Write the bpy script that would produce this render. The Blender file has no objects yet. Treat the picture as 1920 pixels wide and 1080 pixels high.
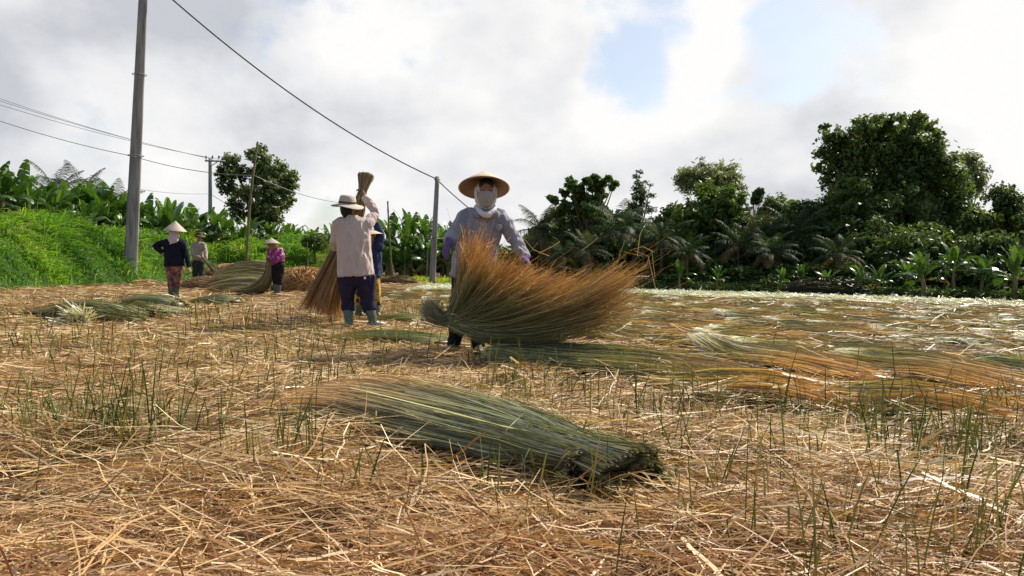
import bpy, math, random
import numpy as np
from mathutils import Matrix, Vector, noise as mnoise
R = np.random.default_rng(7)
random.seed(7)
S = bpy.context.scene
COL = S.collection
rad = math.radians
A = np.array

# ------------------------------------------------------------------ camera
CAMZ = 0.785
F = 1440.0
cam_d = bpy.data.cameras.new('camera')
cam_d.sensor_width = 36.0
cam_d.lens = 27.0
cam_d.clip_start = 0.05
cam_d.clip_end = 3000
cam = bpy.data.objects.new('camera', cam_d)
COL.objects.link(cam)
RM = Matrix.Rotation(rad(90 - 1.59), 4, 'X') @ Matrix.Rotation(rad(1.0), 4, 'Z')
cam.matrix_world = Matrix.Translation((0, 0, CAMZ)) @ RM
S.camera = cam
RN = A(RM.to_3x3())


def ray(px, py):
    return RN @ A([(px - 960) / F, -(py - 540) / F, -1.0])


def PT(px, py, d):
    v = ray(px, py)
    return A([0, 0, CAMZ]) + v * (d / v[1])


def G(px, py, z=0.0):
    v = ray(px, py)
    return A([0, 0, CAMZ]) + v * ((z - CAMZ) / v[2])


def GX(px, d, z=0.0):
    """ground point in the column px at distance d"""
    p = PT(px, 500, d)
    return A([p[0], d, z])


# ------------------------------------------------------------------ materials
def new_mat(name):
    m = bpy.data.materials.new(name)
    m.use_nodes = True
    nt = m.node_tree
    nt.nodes.clear()
    return m, nt, nt.nodes, nt.links


def attr_mat(name, rough=0.6, transl=0.0, spec=0.3, mult=1.0, bump=0.0, bscale=60):
    """colour from the mesh's own 'col' attribute; optional translucency for thin leaves"""
    m, nt, N, L = new_mat(name)
    out = N.new('ShaderNodeOutputMaterial')
    at = N.new('ShaderNodeAttribute')
    at.attribute_name = 'col'
    p = N.new('ShaderNodeBsdfPrincipled')
    p.inputs['Roughness'].default_value = rough
    p.inputs['Specular IOR Level'].default_value = spec
    src = at.outputs['Color']
    L.new(src, p.inputs['Base Color'])
    if bump:
        n = N.new('ShaderNodeTexNoise')
        n.inputs['Scale'].default_value = bscale
        b = N.new('ShaderNodeBump')
        b.inputs['Strength'].default_value = bump
        b.inputs['Distance'].default_value = 0.01
        L.new(n.outputs['Fac'], b.inputs['Height'])
        L.new(b.outputs['Normal'], p.inputs['Normal'])
    if transl > 0:
        t = N.new('ShaderNodeBsdfTranslucent')
        g = N.new('ShaderNodeMixRGB')
        g.blend_type = 'MULTIPLY'
        g.inputs[0].default_value = 1
        g.inputs[2].default_value = (1.35, 1.3, 0.7, 1)
        L.new(src, g.inputs[1])
        L.new(g.outputs[0], t.inputs['Color'])
        mx = N.new('ShaderNodeMixShader')
        mx.inputs[0].default_value = transl
        L.new(p.outputs[0], mx.inputs[1])
        L.new(t.outputs[0], mx.inputs[2])
        L.new(mx.outputs[0], out.inputs[0])
    else:
        L.new(p.outputs[0], out.inputs[0])
    return m


def noise_mat(name, c1, c2, scale=8, detail=6, rough=0.8, bump=0.3, bdist=0.01, spec=0.25, stretch=(1, 1, 1), transl=0.0, lo=0.35, hi=0.65):
    m, nt, N, L = new_mat(name)
    out = N.new('ShaderNodeOutputMaterial')
    p = N.new('ShaderNodeBsdfPrincipled')
    tc = N.new('ShaderNodeTexCoord')
    mp = N.new('ShaderNodeMapping')
    mp.inputs['Scale'].default_value = stretch
    L.new(tc.outputs['Object'], mp.inputs[0])
    n = N.new('ShaderNodeTexNoise')
    n.inputs['Scale'].default_value = scale
    n.inputs['Detail'].default_value = detail
    L.new(mp.outputs[0], n.inputs['Vector'])
    r = N.new('ShaderNodeValToRGB')
    r.color_ramp.elements[0].position = lo
    r.color_ramp.elements[1].position = hi
    r.color_ramp.elements[0].color = (*c1, 1)
    r.color_ramp.elements[1].color = (*c2, 1)
    L.new(n.outputs['Fac'], r.inputs[0])
    L.new(r.outputs[0], p.inputs['Base Color'])
    p.inputs['Roughness'].default_value = rough
    p.inputs['Specular IOR Level'].default_value = spec
    if bump:
        n2 = N.new('ShaderNodeTexNoise')
        n2.inputs['Scale'].default_value = scale * 4
        n2.inputs['Detail'].default_value = 5
        L.new(mp.outputs[0], n2.inputs['Vector'])
        b = N.new('ShaderNodeBump')
        b.inputs['Strength'].default_value = bump
        b.inputs['Distance'].default_value = bdist
        L.new(n2.outputs['Fac'], b.inputs['Height'])
        L.new(b.outputs[0], p.inputs['Normal'])
    if transl:
        t = N.new('ShaderNodeBsdfTranslucent')
        L.new(r.outputs[0], t.inputs['Color'])
        mx = N.new('ShaderNodeMixShader')
        mx.inputs[0].default_value = transl
        L.new(p.outputs[0], mx.inputs[1])
        L.new(t.outputs[0], mx.inputs[2])
        L.new(mx.outputs[0], out.inputs[0])
    else:
        L.new(p.outputs[0], out.inputs[0])
    return m


def print_mat(name, cols, scale, rand=1.0):
    """printed cloth: patches of a few dye colours"""
    m, nt, N, L = new_mat(name)
    out = N.new('ShaderNodeOutputMaterial')
    p = N.new('ShaderNodeBsdfPrincipled')
    tc = N.new('ShaderNodeTexCoord')
    nz = N.new('ShaderNodeTexNoise')
    nz.inputs['Scale'].default_value = scale * 1.5
    L.new(tc.outputs['Object'], nz.inputs['Vector'])
    mixv = N.new('ShaderNodeVectorMath')
    mixv.operation = 'MULTIPLY_ADD'
    mixv.inputs[1].default_value = (0.12, 0.12, 0.12)
    L.new(nz.outputs['Color'], mixv.inputs[0])
    L.new(tc.outputs['Object'], mixv.inputs[2])
    v = N.new('ShaderNodeTexVoronoi')
    v.inputs['Scale'].default_value = scale
    v.inputs['Randomness'].default_value = rand
    L.new(mixv.outputs[0], v.inputs['Vector'])
    sp = N.new('ShaderNodeSeparateColor')
    L.new(v.outputs['Color'], sp.inputs[0])
    r = N.new('ShaderNodeValToRGB')
    r.color_ramp.interpolation = 'CONSTANT'
    els = r.color_ramp.elements
    k = len(cols)
    for i, (pos, c) in enumerate(cols):
        if i < 2:
            e = els[i]
            e.position = pos
        else:
            e = els.new(pos)
        e.color = (*c, 1)
    L.new(sp.outputs[0], r.inputs[0])
    L.new(r.outputs[0], p.inputs['Base Color'])
    p.inputs['Roughness'].default_value = 0.85
    L.new(p.outputs[0], out.inputs[0])
    return m


M = {}
M['straw'] = attr_mat('dry straw', 0.5, 0.15, 0.38)
M['sedge'] = attr_mat('cut sedge', 0.42, 0.18, 0.45)
M['stalk'] = attr_mat('green stalk', 0.5, 0.15, 0.35)
M['grass'] = attr_mat('grass', 0.55, 0.5, 0.3)
M['leaf'] = attr_mat('tree leaf', 0.5, 0.36, 0.3)
M['banana'] = attr_mat('banana leaf', 0.36, 0.32, 0.5)
M['palm'] = attr_mat('palm frond', 0.6, 0.25, 0.2)
M['bark'] = noise_mat('bark', (0.07, 0.05, 0.035), (0.2, 0.16, 0.11), 9, 6, 0.9, 0.6, 0.03, stretch=(1, 1, 0.25))
M['stem'] = noise_mat('banana stem', (0.09, 0.09, 0.035), (0.24, 0.2, 0.09), 7, 5, 0.7, 0.3, 0.02, stretch=(2, 2, 0.3))
M['soil'] = noise_mat('earth', (0.045, 0.022, 0.010), (0.22, 0.12, 0.05), 3.0, 10, 0.95, 0.8, 0.04)
M['bank_soil'] = noise_mat('bank earth', (0.02, 0.05, 0.01), (0.05, 0.11, 0.018), 2.0, 8, 0.95, 0.8, 0.05)
M['concrete'] = noise_mat('weathered concrete', (0.17, 0.16, 0.15), (0.38, 0.365, 0.34), 2.6, 12, 0.88, 0.35, 0.012, stretch=(3.5, 3.5, 0.35), lo=0.3, hi=0.66)
M['bamboo'] = noise_mat('bamboo pole', (0.08, 0.075, 0.03), (0.2, 0.18, 0.08), 5, 4, 0.6, 0.2, 0.005, stretch=(3, 3, 0.6))
M['metal'] = noise_mat('galvanised steel', (0.2, 0.2, 0.21), (0.33, 0.33, 0.34), 12, 4, 0.5, 0.1)
M['ceramic'] = noise_mat('brown ceramic', (0.12, 0.06, 0.04), (0.2, 0.1, 0.07), 10, 2, 0.25, 0.0)
M['cable'] = noise_mat('black cable', (0.02, 0.02, 0.02), (0.04, 0.04, 0.04), 10, 2, 0.6, 0.0)
M['wire'] = noise_mat('grey wire', (0.22, 0.22, 0.23), (0.3, 0.3, 0.31), 10, 2, 0.5, 0.0)
M['skin'] = noise_mat('skin', (0.26, 0.14, 0.085), (0.34, 0.19, 0.12), 30, 4, 0.55, 0.15, 0.002)
M['dark'] = noise_mat('black hair', (0.01, 0.009, 0.008), (0.03, 0.025, 0.02), 40, 4, 0.5, 0.3, 0.004)
M['eye'] = noise_mat('eye', (0.015, 0.01, 0.008), (0.03, 0.02, 0.015), 20, 2, 0.15, 0.0)
M['boot'] = noise_mat('grey green rubber', (0.06, 0.09, 0.072), (0.11, 0.15, 0.12), 10, 5, 0.38, 0.2, 0.004, spec=0.5)
M['plastic'] = noise_mat('white plastic', (0.6, 0.6, 0.6), (0.8, 0.8, 0.8), 12, 3, 0.35, 0.3)


def hat_mat(name, c1, c2, transl=0.25):
    m, nt, N, L = new_mat(name)
    out = N.new('ShaderNodeOutputMaterial')
    p = N.new('ShaderNodeBsdfPrincipled')
    tc = N.new('ShaderNodeTexCoord')
    w = N.new('ShaderNodeTexWave')
    w.bands_direction = 'Z'
    w.inputs['Scale'].default_value = 26
    w.inputs['Distortion'].default_value = 0.8
    n = N.new('ShaderNodeTexNoise')
    n.inputs['Scale'].default_value = 30
    n.inputs['Detail'].default_value = 5
    L.new(tc.outputs['Object'], w.inputs['Vector'])
    L.new(tc.outputs['Object'], n.inputs['Vector'])
    mx = N.new('ShaderNodeMixRGB')
    mx.inputs[1].default_value = (*c1, 1)
    mx.inputs[2].default_value = (*c2, 1)
    ma = N.new('ShaderNodeMath')
    ma.operation = 'MULTIPLY_ADD'
    ma.inputs[1].default_value = 0.35
    L.new(w.outputs['Fac'], ma.inputs[0])
    L.new(n.outputs['Fac'], ma.inputs[2])
    L.new(ma.outputs[0], mx.inputs[0])
    L.new(mx.outputs[0], p.inputs['Base Color'])
    b = N.new('ShaderNodeBump')
    b.inputs['Strength'].default_value = 0.35
    b.inputs['Distance'].default_value = 0.004
    L.new(w.outputs['Fac'], b.inputs['Height'])
    L.new(b.outputs[0], p.inputs['Normal'])
    p.inputs['Roughness'].default_value = 0.6
    t = N.new('ShaderNodeBsdfTranslucent')
    tm = N.new('ShaderNodeMixRGB')
    tm.blend_type = 'MULTIPLY'
    tm.inputs[0].default_value = 1
    tm.inputs[2].default_value = (1, 0.7, 0.45, 1)
    L.new(mx.outputs[0], tm.inputs[1])
    L.new(tm.outputs[0], t.inputs['Color'])
    ms = N.new('ShaderNodeMixShader')
    ms.inputs[0].default_value = transl
    L.new(p.outputs[0], ms.inputs[1])
    L.new(t.outputs[0], ms.inputs[2])
    L.new(ms.outputs[0], out.inputs[0])
    return m


M['palmhat'] = hat_mat('palm leaf hat', (0.58, 0.44, 0.29), (0.74, 0.62, 0.45), 0.1)
M['shade_lining'] = hat_mat('brown shaded hat underside', (0.20, 0.12, 0.07), (0.32, 0.2, 0.12), 0.03)  # brown darkened to put shade into the underside of the hat
M['palmhat_grey'] = hat_mat('worn palm leaf hat', (0.42, 0.34, 0.26), (0.58, 0.5, 0.4), 0.2)


def cloth(name, c, var=0.75, scale=7, rough=0.9, transl=0.0):
    return noise_mat(name, tuple(x * var for x in c), c, scale, 6, rough, 0.25, 0.006, 0.15, transl=transl)


# ------------------------------------------------------------------ mesh helpers
def mk(name, V, Fq, mat, C=None, parent=None, smooth=False, loc=None):
    V = np.ascontiguousarray(V, dtype=np.float32).reshape(-1, 3)
    Fq = np.ascontiguousarray(Fq, dtype=np.int32).reshape(-1, 4)
    me = bpy.data.meshes.new(name)
    me.vertices.add(len(V))
    me.vertices.foreach_set('co', V.ravel())
    me.loops.add(len(Fq) * 4)
    me.loops.foreach_set('vertex_index', Fq.ravel())
    me.polygons.add(len(Fq))
    me.polygons.foreach_set('loop_start', np.arange(len(Fq), dtype=np.int32) * 4)
    me.update(calc_edges=True)
    if C is not None:
        a = me.color_attributes.new('col', 'FLOAT_COLOR', 'POINT')
        c4 = np.ones((len(V), 4), dtype=np.float32)
        c4[:, :3] = np.clip(C, 0.002, 1).reshape(-1, 3)
        a.data.foreach_set('color', c4.ravel())
    if smooth:
        me.polygons.foreach_set('use_smooth', np.ones(len(Fq), dtype=bool))
    me.materials.append(mat)
    o = bpy.data.objects.new(name, me)
    COL.objects.link(o)
    if parent is not None:
        o.parent = parent
    if loc is not None:
        o.location = loc
    return o


def cat(parts):
    Vs, Fs, Cs, k = [], [], [], 0
    for p in parts:
        v = A(p[0], dtype=float).reshape(-1, 3)
        Vs.append(v)
        Fs.append(A(p[1]).reshape(-1, 4) + k)
        c = p[2] if len(p) > 2 and p[2] is not None else np.full((len(v), 3), 0.5)
        Cs.append(A(c, dtype=float).reshape(-1, 3))
        k += len(v)
    return np.concatenate(Vs), np.concatenate(Fs), np.concatenate(Cs)


def unit(v):
    v = A(v, dtype=float)
    return v / (np.linalg.norm(v, axis=-1, keepdims=True) + 1e-9)


def strips(P, W, C, ref=None):
    """N strands of K points -> flat ribbons. ref: vectors the ribbon faces (N,K,3) or (N,1,3)."""
    P = A(P, dtype=float)
    N, K, _ = P.shape
    T = unit(np.gradient(P, axis=1))
    if ref is None:
        ref = unit(R.normal(size=(N, 1, 3)))
    s = unit(np.cross(T, np.broadcast_to(ref, P.shape)))
    W = np.broadcast_to(A(W, dtype=float), (N, K))[..., None]
    V = np.stack([P - s * W / 2, P + s * W / 2], axis=2).reshape(-1, 3)
    i = (np.arange(N) * K * 2)[:, None] + (np.arange(K - 1) * 2)[None]
    Fq = np.stack([i, i + 1, i + 3, i + 2], axis=-1).reshape(-1, 4)
    Cc = np.repeat(np.broadcast_to(C, (N, K, 3)), 2, axis=1).reshape(-1, 3)
    return V, Fq, Cc


def ramp(stops, t):
    xs = [s[0] for s in stops]
    return np.stack([np.interp(t, xs, [s[1][k] for s in stops]) for k in range(3)], axis=-1)


def catmull(P, sub):
    P = A(P, dtype=float)
    n = len(P)
    if n < 3:
        t = np.linspace(0, 1, sub + 1)[:, None]
        return P[0] * (1 - t) + P[-1] * t
    out = []
    for i in range(n - 1):
        p0, p1, p2, p3 = P[max(i - 1, 0)], P[i], P[i + 1], P[min(i + 2, n - 1)]
        for j in range(sub):
            t = j / sub
            out.append(0.5 * (2 * p1 + (p2 - p0) * t + (2 * p0 - 5 * p1 + 4 * p2 - p3) * t * t + (3 * p1 - p0 - 3 * p2 + p3) * t ** 3))
    out.append(P[-1])
    return A(out)


def tube(P, rr, n=10, side=None, sub=1, dome=True, col=None):
    """closed tapered tube; rr: radius or (a,b) with a along side. quads only (poles use tiny rings)."""
    rr = A([(r, r) if np.isscalar(r) else r for r in rr], dtype=float)
    P = A(P, dtype=float)
    if sub > 1:
        X = catmull(np.hstack([P, rr]), sub)
        P, rr = X[:, :3], X[:, 3:]
    T = unit(np.gradient(P, axis=0))
    sv = A(side if side is not None else ([1, 0, 0] if abs(T[0][0]) < 0.8 else [0, 1, 0]), dtype=float)
    if dome:
        h0, h1 = rr[0].mean(), rr[-1].mean()
        P = np.vstack([P[0] - T[0] * h0 * 0.8, P[0] - T[0] * h0 * 0.55, P, P[-1] + T[-1] * h1 * 0.55, P[-1] + T[-1] * h1 * 0.8])
        rr = np.vstack([rr[0] * 0.05, rr[0] * 0.7, rr, rr[-1] * 0.7, rr[-1] * 0.05])
        T = np.vstack([T[0], T[0], T, T[-1], T[-1]])
    K = len(P)
    V = []
    s = sv
    for k in range(K):
        a = s - T[k] * np.dot(s, T[k])
        a = unit(a)
        if side is None:
            s = a
        b = np.cross(T[k], a)
        th = np.arange(n) / n * 2 * np.pi
        V.append(P[k] + np.outer(np.cos(th) * rr[k][0], a) + np.outer(np.sin(th) * rr[k][1], b))
    V = np.concatenate(V)
    Fq = []
    for k in range(K - 1):
        for j in range(n):
            Fq.append((k * n + j, k * n + (j + 1) % n, (k + 1) * n + (j + 1) % n, (k + 1) * n + j))
    if n % 2 == 0:      # close the ends with quads
        for base, flip in ((0, True), ((K - 1) * n, False)):
            for j in range(n // 2 - 1):
                q = (base + j, base + j + 1, base + n - 2 - j, base + n - 1 - j)
                Fq.append(q[::-1] if flip else q)
    C = np.broadcast_to(A(col if col is not None else (0.5, 0.5, 0.5)), (len(V), 3))
    return V, A(Fq), C


def thing(name, label, cat_, loc=(0, 0, 0), group=None):
    o = bpy.data.objects.new(name, None)
    o.empty_display_size = 0.2
    COL.objects.link(o)
    o.location = tuple(float(x) for x in loc)
    return tag(o, label, cat_, group)


def tag(o, label, cat_, group=None, kind=None):
    if label:
        o['label'] = label
    if cat_:
        o['category'] = cat_
    if group:
        o['group'] = group
    if kind:
        o['kind'] = kind
    return o


def copy_tree(o, parent=None):
    c = o.copy()
    COL.objects.link(c)
    c.parent = parent
    for ch in list(o.children):
        copy_tree(ch, c)
    return c


def wob(x, y, seed=0, f=1.0):
    """cheap smooth 2-D noise in about -1..1"""
    r = np.random.default_rng(seed)
    o = 0
    for k in range(7):
        a = r.uniform(0, 6.28)
        q = f * r.uniform(0.5, 2.2)
        o = o + np.sin((x * np.cos(a) + y * np.sin(a)) * q + r.uniform(0, 6.28))
    return o / 3.0


# ------------------------------------------------------------------ world and sun
SUN = unit([0.86, 0.72, 1.02])
EL = math.asin(SUN[2])
AZ = math.atan2(SUN[0], SUN[1])
sd = bpy.data.lights.new('sun', 'SUN')
sd.energy = 5.0
sd.angle = rad(0.6)
sd.color = (1.0, 0.93, 0.81)
so = bpy.data.objects.new('sun', sd)
COL.objects.link(so)
so.rotation_euler = Vector(-SUN).to_track_quat('-Z', 'Y').to_euler()
so.location = (20, 20, 30)

W = bpy.data.worlds.new('World')
S.world = W
W.use_nodes = True
nt = W.node_tree
N, L = nt.nodes, nt.links
N.clear()
wo = N.new('ShaderNodeOutputWorld')
sky = N.new('ShaderNodeTexSky')
sky.sky_type = 'NISHITA'
sky.sun_disc = False
sky.sun_elevation = EL
sky.sun_rotation = AZ
sky.dust_density = 1.5
bg1 = N.new('ShaderNodeBackground')
bg1.inputs[1].default_value = 0.105
L.new(sky.outputs[0], bg1.inputs[0])
tc = N.new('ShaderNodeTexCoord')
sep = N.new('ShaderNodeSeparateXYZ')
L.new(tc.outputs['Generated'], sep.inputs[0])


def mth(op, a, b=None, c=None, clamp=False):
    n = N.new('ShaderNodeMath')
    n.operation = op
    n.use_clamp = clamp
    for i, v in enumerate((a, b, c)):
        if v is None:
            continue
        if isinstance(v, (int, float)):
            n.inputs[i].default_value = v
        else:
            L.new(v, n.inputs[i])
    return n.outputs[0]


def mrange(v, a, b, c, d, smooth=True):
    n = N.new('ShaderNodeMapRange')
    n.interpolation_type = 'SMOOTHSTEP' if smooth else 'LINEAR'
    L.new(v, n.inputs[0])
    for i, x in enumerate((a, b, c, d)):
        n.inputs[i + 1].default_value = x
    return n.outputs[0]


zc = mth('ADD', mth('MAXIMUM', sep.outputs[2], 0.0), 0.32)
cx = N.new('ShaderNodeCombineXYZ')
L.new(mth('DIVIDE', sep.outputs[0], zc), cx.inputs[0])
L.new(mth('DIVIDE', sep.outputs[1], zc), cx.inputs[1])
n1 = N.new('ShaderNodeTexNoise')
n1.inputs['Scale'].default_value = 5.0
n1.inputs['Detail'].default_value = 10
n1.inputs['Roughness'].default_value = 0.56
n1.inputs['Distortion'].default_value = 0.1
vm = N.new('ShaderNodeMapping')
vm.inputs['Scale'].default_value = (1, 1, 1.5)
L.new(tc.outputs['Generated'], vm.inputs[0])
L.new(vm.outputs[0], n1.inputs['Vector'])
n2 = N.new('ShaderNodeTexNoise')
n2.inputs['Scale'].default_value = 3.6
n2.inputs['Detail'].default_value = 9
n2.inputs['Roughness'].default_value = 0.52
mp = N.new('ShaderNodeMapping')
mp.inputs['Location'].default_value = (3.1, 7.7, 1.4)
L.new(vm.outputs[0], mp.inputs[0])
L.new(mp.outputs[0], n2.inputs['Vector'])


def blob(px, py, r, amt):
    d = unit(ray(px, py))
    n = N.new('ShaderNodeVectorMath')
    n.operation = 'DOT_PRODUCT'
    L.new(tc.outputs['Generated'], n.inputs[0])
    n.inputs[1].default_value = tuple(d)
    return mrange(n.outputs['Value'], math.cos(rad(r)), math.cos(rad(r * 0.15)), 0.0, amt)


cov = mth('MULTIPLY_ADD', n1.outputs['Fac'], 1.7, -0.05)
for b in ((1180, 50, 6.5, .36), (1160, 140, 4.5, .22), (1450, 110, 5, .32), (1540, 40, 7, .22), (1360, -10, 6, .16), (800, 130, 4.0, .2), (470, 10, 4, .18)):
    cov = mth('SUBTRACT', cov, blob(*b))
back = mrange(sep.outputs[1], -0.35, 0.25, 0.34, 0.0)
cov = mth('SUBTRACT', cov, back)
up = mrange(sep.outputs[2], 0.45, 0.8, 0.0, 0.34)
cov = mth('SUBTRACT', cov, up)
mask = mrange(cov, 0.34, 0.64, 0.26, 1.0)
mask = mth('MULTIPLY', mask, mrange(sep.outputs[1], -0.3, 0.35, 0.18, 1.0))
# cloud brightness: bright rims and tops, grey bellies, greyer towards the left
sh = mth('ADD', n2.outputs['Fac'], mrange(sep.outputs[0], -0.55, 0.5, -0.06, 0.03, False))
sh = mth('ADD', sh, mth('MULTIPLY', mth('SUBTRACT', n1.outputs['Fac'], 0.5), -0.42))
for b in ((1090, 130, 9, .08), (1310, 80, 4, .14), (1200, 190, 6, .12), (700, 80, 5, .10), (1890, 120, 8, .13), (560, 40, 5, .05)):
    sh = mth('ADD', sh, blob(*b))
for b in ((300, 230, 12, .05), (1480, 300, 8, .05), (930, 40, 4, .07), (1000, 190, 4, .05), (60, 260, 9, .06)):
    sh = mth('SUBTRACT', sh, blob(*b))
cr = N.new('ShaderNodeValToRGB')
e = cr.color_ramp.elements
e[0].position = 0.32
e[0].color = (0.59, 0.605, 0.655, 1)
e[1].position = 0.61
e[1].color = (1.0, 0.99, 0.975, 1)
k = e.new(0.46)
k.color = (0.82, 0.825, 0.845, 1)
L.new(sh, cr.inputs[0])
bg2 = N.new('ShaderNodeBackground')
bg2.inputs[1].default_value = 0.75
L.new(cr.outputs[0], bg2.inputs[0])
mxs = N.new('ShaderNodeMixShader')
L.new(mask, mxs.inputs[0])
L.new(bg1.outputs[0], mxs.inputs[1])
L.new(bg2.outputs[0], mxs.inputs[2])
L.new(mxs.outputs[0], wo.inputs[0])

# ------------------------------------------------------------------ ground sheet
gx = np.concatenate([[-900, -200, -60], np.linspace(-30, 30, 31), [60, 200, 900]])
gy = np.concatenate([[-900, -100, -20], np.linspace(-4, 44, 33), [80, 250, 900]])
X, Y = np.meshgrid(gx, gy)
V = np.stack([X, Y, np.zeros_like(X)], -1).reshape(-1, 3)
nx, ny = len(gx), len(gy)
i = (np.arange(ny - 1)[:, None] * nx + np.arange(nx - 1)[None]).ravel()
ground = mk('ground', V, np.stack([i, i + 1, i + nx + 1, i + nx], -1), M['soil'])
ground['kind'] = 'structure'

# grassy bank on the left: foot line and crest line, lofted
foot = [GX(-420, 13.5), GX(-150, 16.2), G(0, 545), G(120, 539), G(243, 533), G(400, 527), GX(520, 30.5), GX(620, 33), GX(700, 36)]
hts = [2.0, 1.9, 1.8, 1.7, 1.6, 1.7, 1.75, 1.6, 0.5]
run = [5.2, 5.0, 4.8, 4.8, 5.0, 5.0, 4.8, 4.6, 4.0]
fp = catmull(np.hstack([A(foot), A(hts)[:, None], A(run)[:, None]]), 8)
prof = A([(0, -0.05), (.06, .06), (.2, .25), (.4, .52), (.6, .76), (.8, .93), (1.0, 1.0), (1.5, 1.02), (3.5, 0.9), (7, .4)])
dirb = unit([-0.45, 0.9, 0])


def bank_pt(t, s):
    """t in 0..len-1 along, s 0..1.. up the slope"""
    q = np.stack([np.interp(t, np.arange(len(fp)), fp[:, k]) for k in range(5)], -1)
    h = np.interp(s, prof[:, 0], prof[:, 1])
    p = q[..., :3] + dirb * (s * q[..., 4])[..., None]
    p[..., 2] = h * q[..., 3] * (1 + 0.10 * wob(p[..., 0], p[..., 1], 3, 0.9)) + 0.05 * wob(p[..., 0], p[..., 1], 5, 3.0)
    return p


ss = np.unique(np.concatenate([np.linspace(0, 1, 15), [1.25, 1.5, 2.5, 3.5, 7]]))
tt = np.linspace(0, len(fp) - 1, 90)
TT, SS = np.meshgrid(tt, ss, indexing='ij')
BP = bank_pt(TT, SS)
a, b = BP.shape[:2]
i = (np.arange(a - 1)[:, None] * b + np.arange(b - 1)[None]).ravel()
bank = mk('grassy_bank', BP.reshape(-1, 3), np.stack([i, i + b, i + b + 1, i + 1], -1), M['bank_soil'], smooth=True)
bank['kind'] = 'structure'

# grass on the bank
def blades(P, ln, wd, cols, lean=0.45, droop=0.35):
    n = len(P)
    th = R.uniform(0, 2 * np.pi, n)
    d = np.stack([np.cos(th), np.sin(th), np.zeros(n)], -1)
    lean = np.abs(R.normal(lean, lean * 0.5, n))[:, None]
    up = A([0, 0, 1.0])
    l = ln[:, None]
    p0 = P
    p1 = P + (up * 0.5 + d * lean * 0.35) * l
    p2 = P + (up * (0.85) + d * lean * 0.9) * l - up * l * droop * lean
    p3 = P + (up * (0.95) + d * lean * 1.5) * l - up * l * droop * 1.7 * lean
    Q = np.stack([p0, p1, p2, p3], 1)
    w = wd[:, None] * A([0.75, 1.0, 0.7, 0.08])
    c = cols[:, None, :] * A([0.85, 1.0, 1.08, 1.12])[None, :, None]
    return strips(Q, w, c)


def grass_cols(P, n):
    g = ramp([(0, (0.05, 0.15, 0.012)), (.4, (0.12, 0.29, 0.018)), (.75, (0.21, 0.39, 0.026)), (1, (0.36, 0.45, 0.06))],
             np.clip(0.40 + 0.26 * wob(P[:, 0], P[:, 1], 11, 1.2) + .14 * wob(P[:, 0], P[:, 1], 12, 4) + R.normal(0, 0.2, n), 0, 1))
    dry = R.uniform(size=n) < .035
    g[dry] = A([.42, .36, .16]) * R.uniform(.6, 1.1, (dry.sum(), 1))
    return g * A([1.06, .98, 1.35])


n = 62000
t = R.uniform(0, len(fp) - 1, n)
s = R.uniform(0, 1, n) ** 0.9 * 1.35
P = bank_pt(t, s)
tuft = np.clip(0.65 + 0.55 * wob(P[:, 0], P[:, 1], 21, 1.7) + .35 * wob(P[:, 0], P[:, 1], 22, 5), 0.2, 1.7)
ln = R.uniform(0.22, 0.6, n) * tuft * np.interp(s, [0, .12, 1], [.55, .9, 1.1])
wd = R.uniform(0.012, 0.034, n) * np.interp(P[:, 1], [15, 36], [0.85, 1.3])
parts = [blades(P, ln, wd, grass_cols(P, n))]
# flat strip of grass between the bank and the banana clump
n = 9000
P = np.stack([R.uniform(-9.5, -1.6, n), R.uniform(31.5, 40, n), np.zeros(n)], -1)
P = P[(P[:, 1] > 32.5 + 0.6 * wob(P[:, 0], P[:, 1], 4, 1.0))]
n = len(P)
parts.append(blades(P, R.uniform(0.12, 0.42, n), R.uniform(0.02, 0.04, n), grass_cols(P, n) * A([1.35, 1.1, 1.1])))
v, f, c = cat(parts)
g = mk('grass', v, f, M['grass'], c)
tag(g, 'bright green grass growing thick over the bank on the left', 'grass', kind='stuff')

# ------------------------------------------------------------------ straw litter over the field
STRAW = A([(0.66, 0.50, 0.27), (0.55, 0.41, 0.215), (0.43, 0.285, 0.135), (0.28, 0.15, 0.06), (0.15, 0.066, 0.026), (0.80, 0.70, 0.48), (0.36, 0.27, 0.12)])


def straw_cols(P, n, bright=0.0):
    k = R.choice(7, n, p=[.22, .17, .15, .14, .13, .16, .03])
    c = STRAW[k] * R.uniform(0.6, 1.3, (n, 1))
    o = np.clip(0.5 + 0.5 * wob(P[:, 0], P[:, 1], 31, 0.9), 0, 1)[:, None]
    a_ = 0.22 + 0.24 * np.clip((3.4 - P[:, 1:2]) / 1.5, 0, 1)
    c = c * (1 - a_ * o) + o * a_ * A([0.36, 0.155, 0.055])
    return c * (1 + bright) * A([1.15, 1.10, 1.0])


def bed(x, y):
    return (0.035 + 0.035 * wob(x, y, 41, 2.2) + 0.028 * wob(x, y, 43, 6.0)) * np.interp(y, [2.5, 5, 8], [1, .55, .25])


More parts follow.
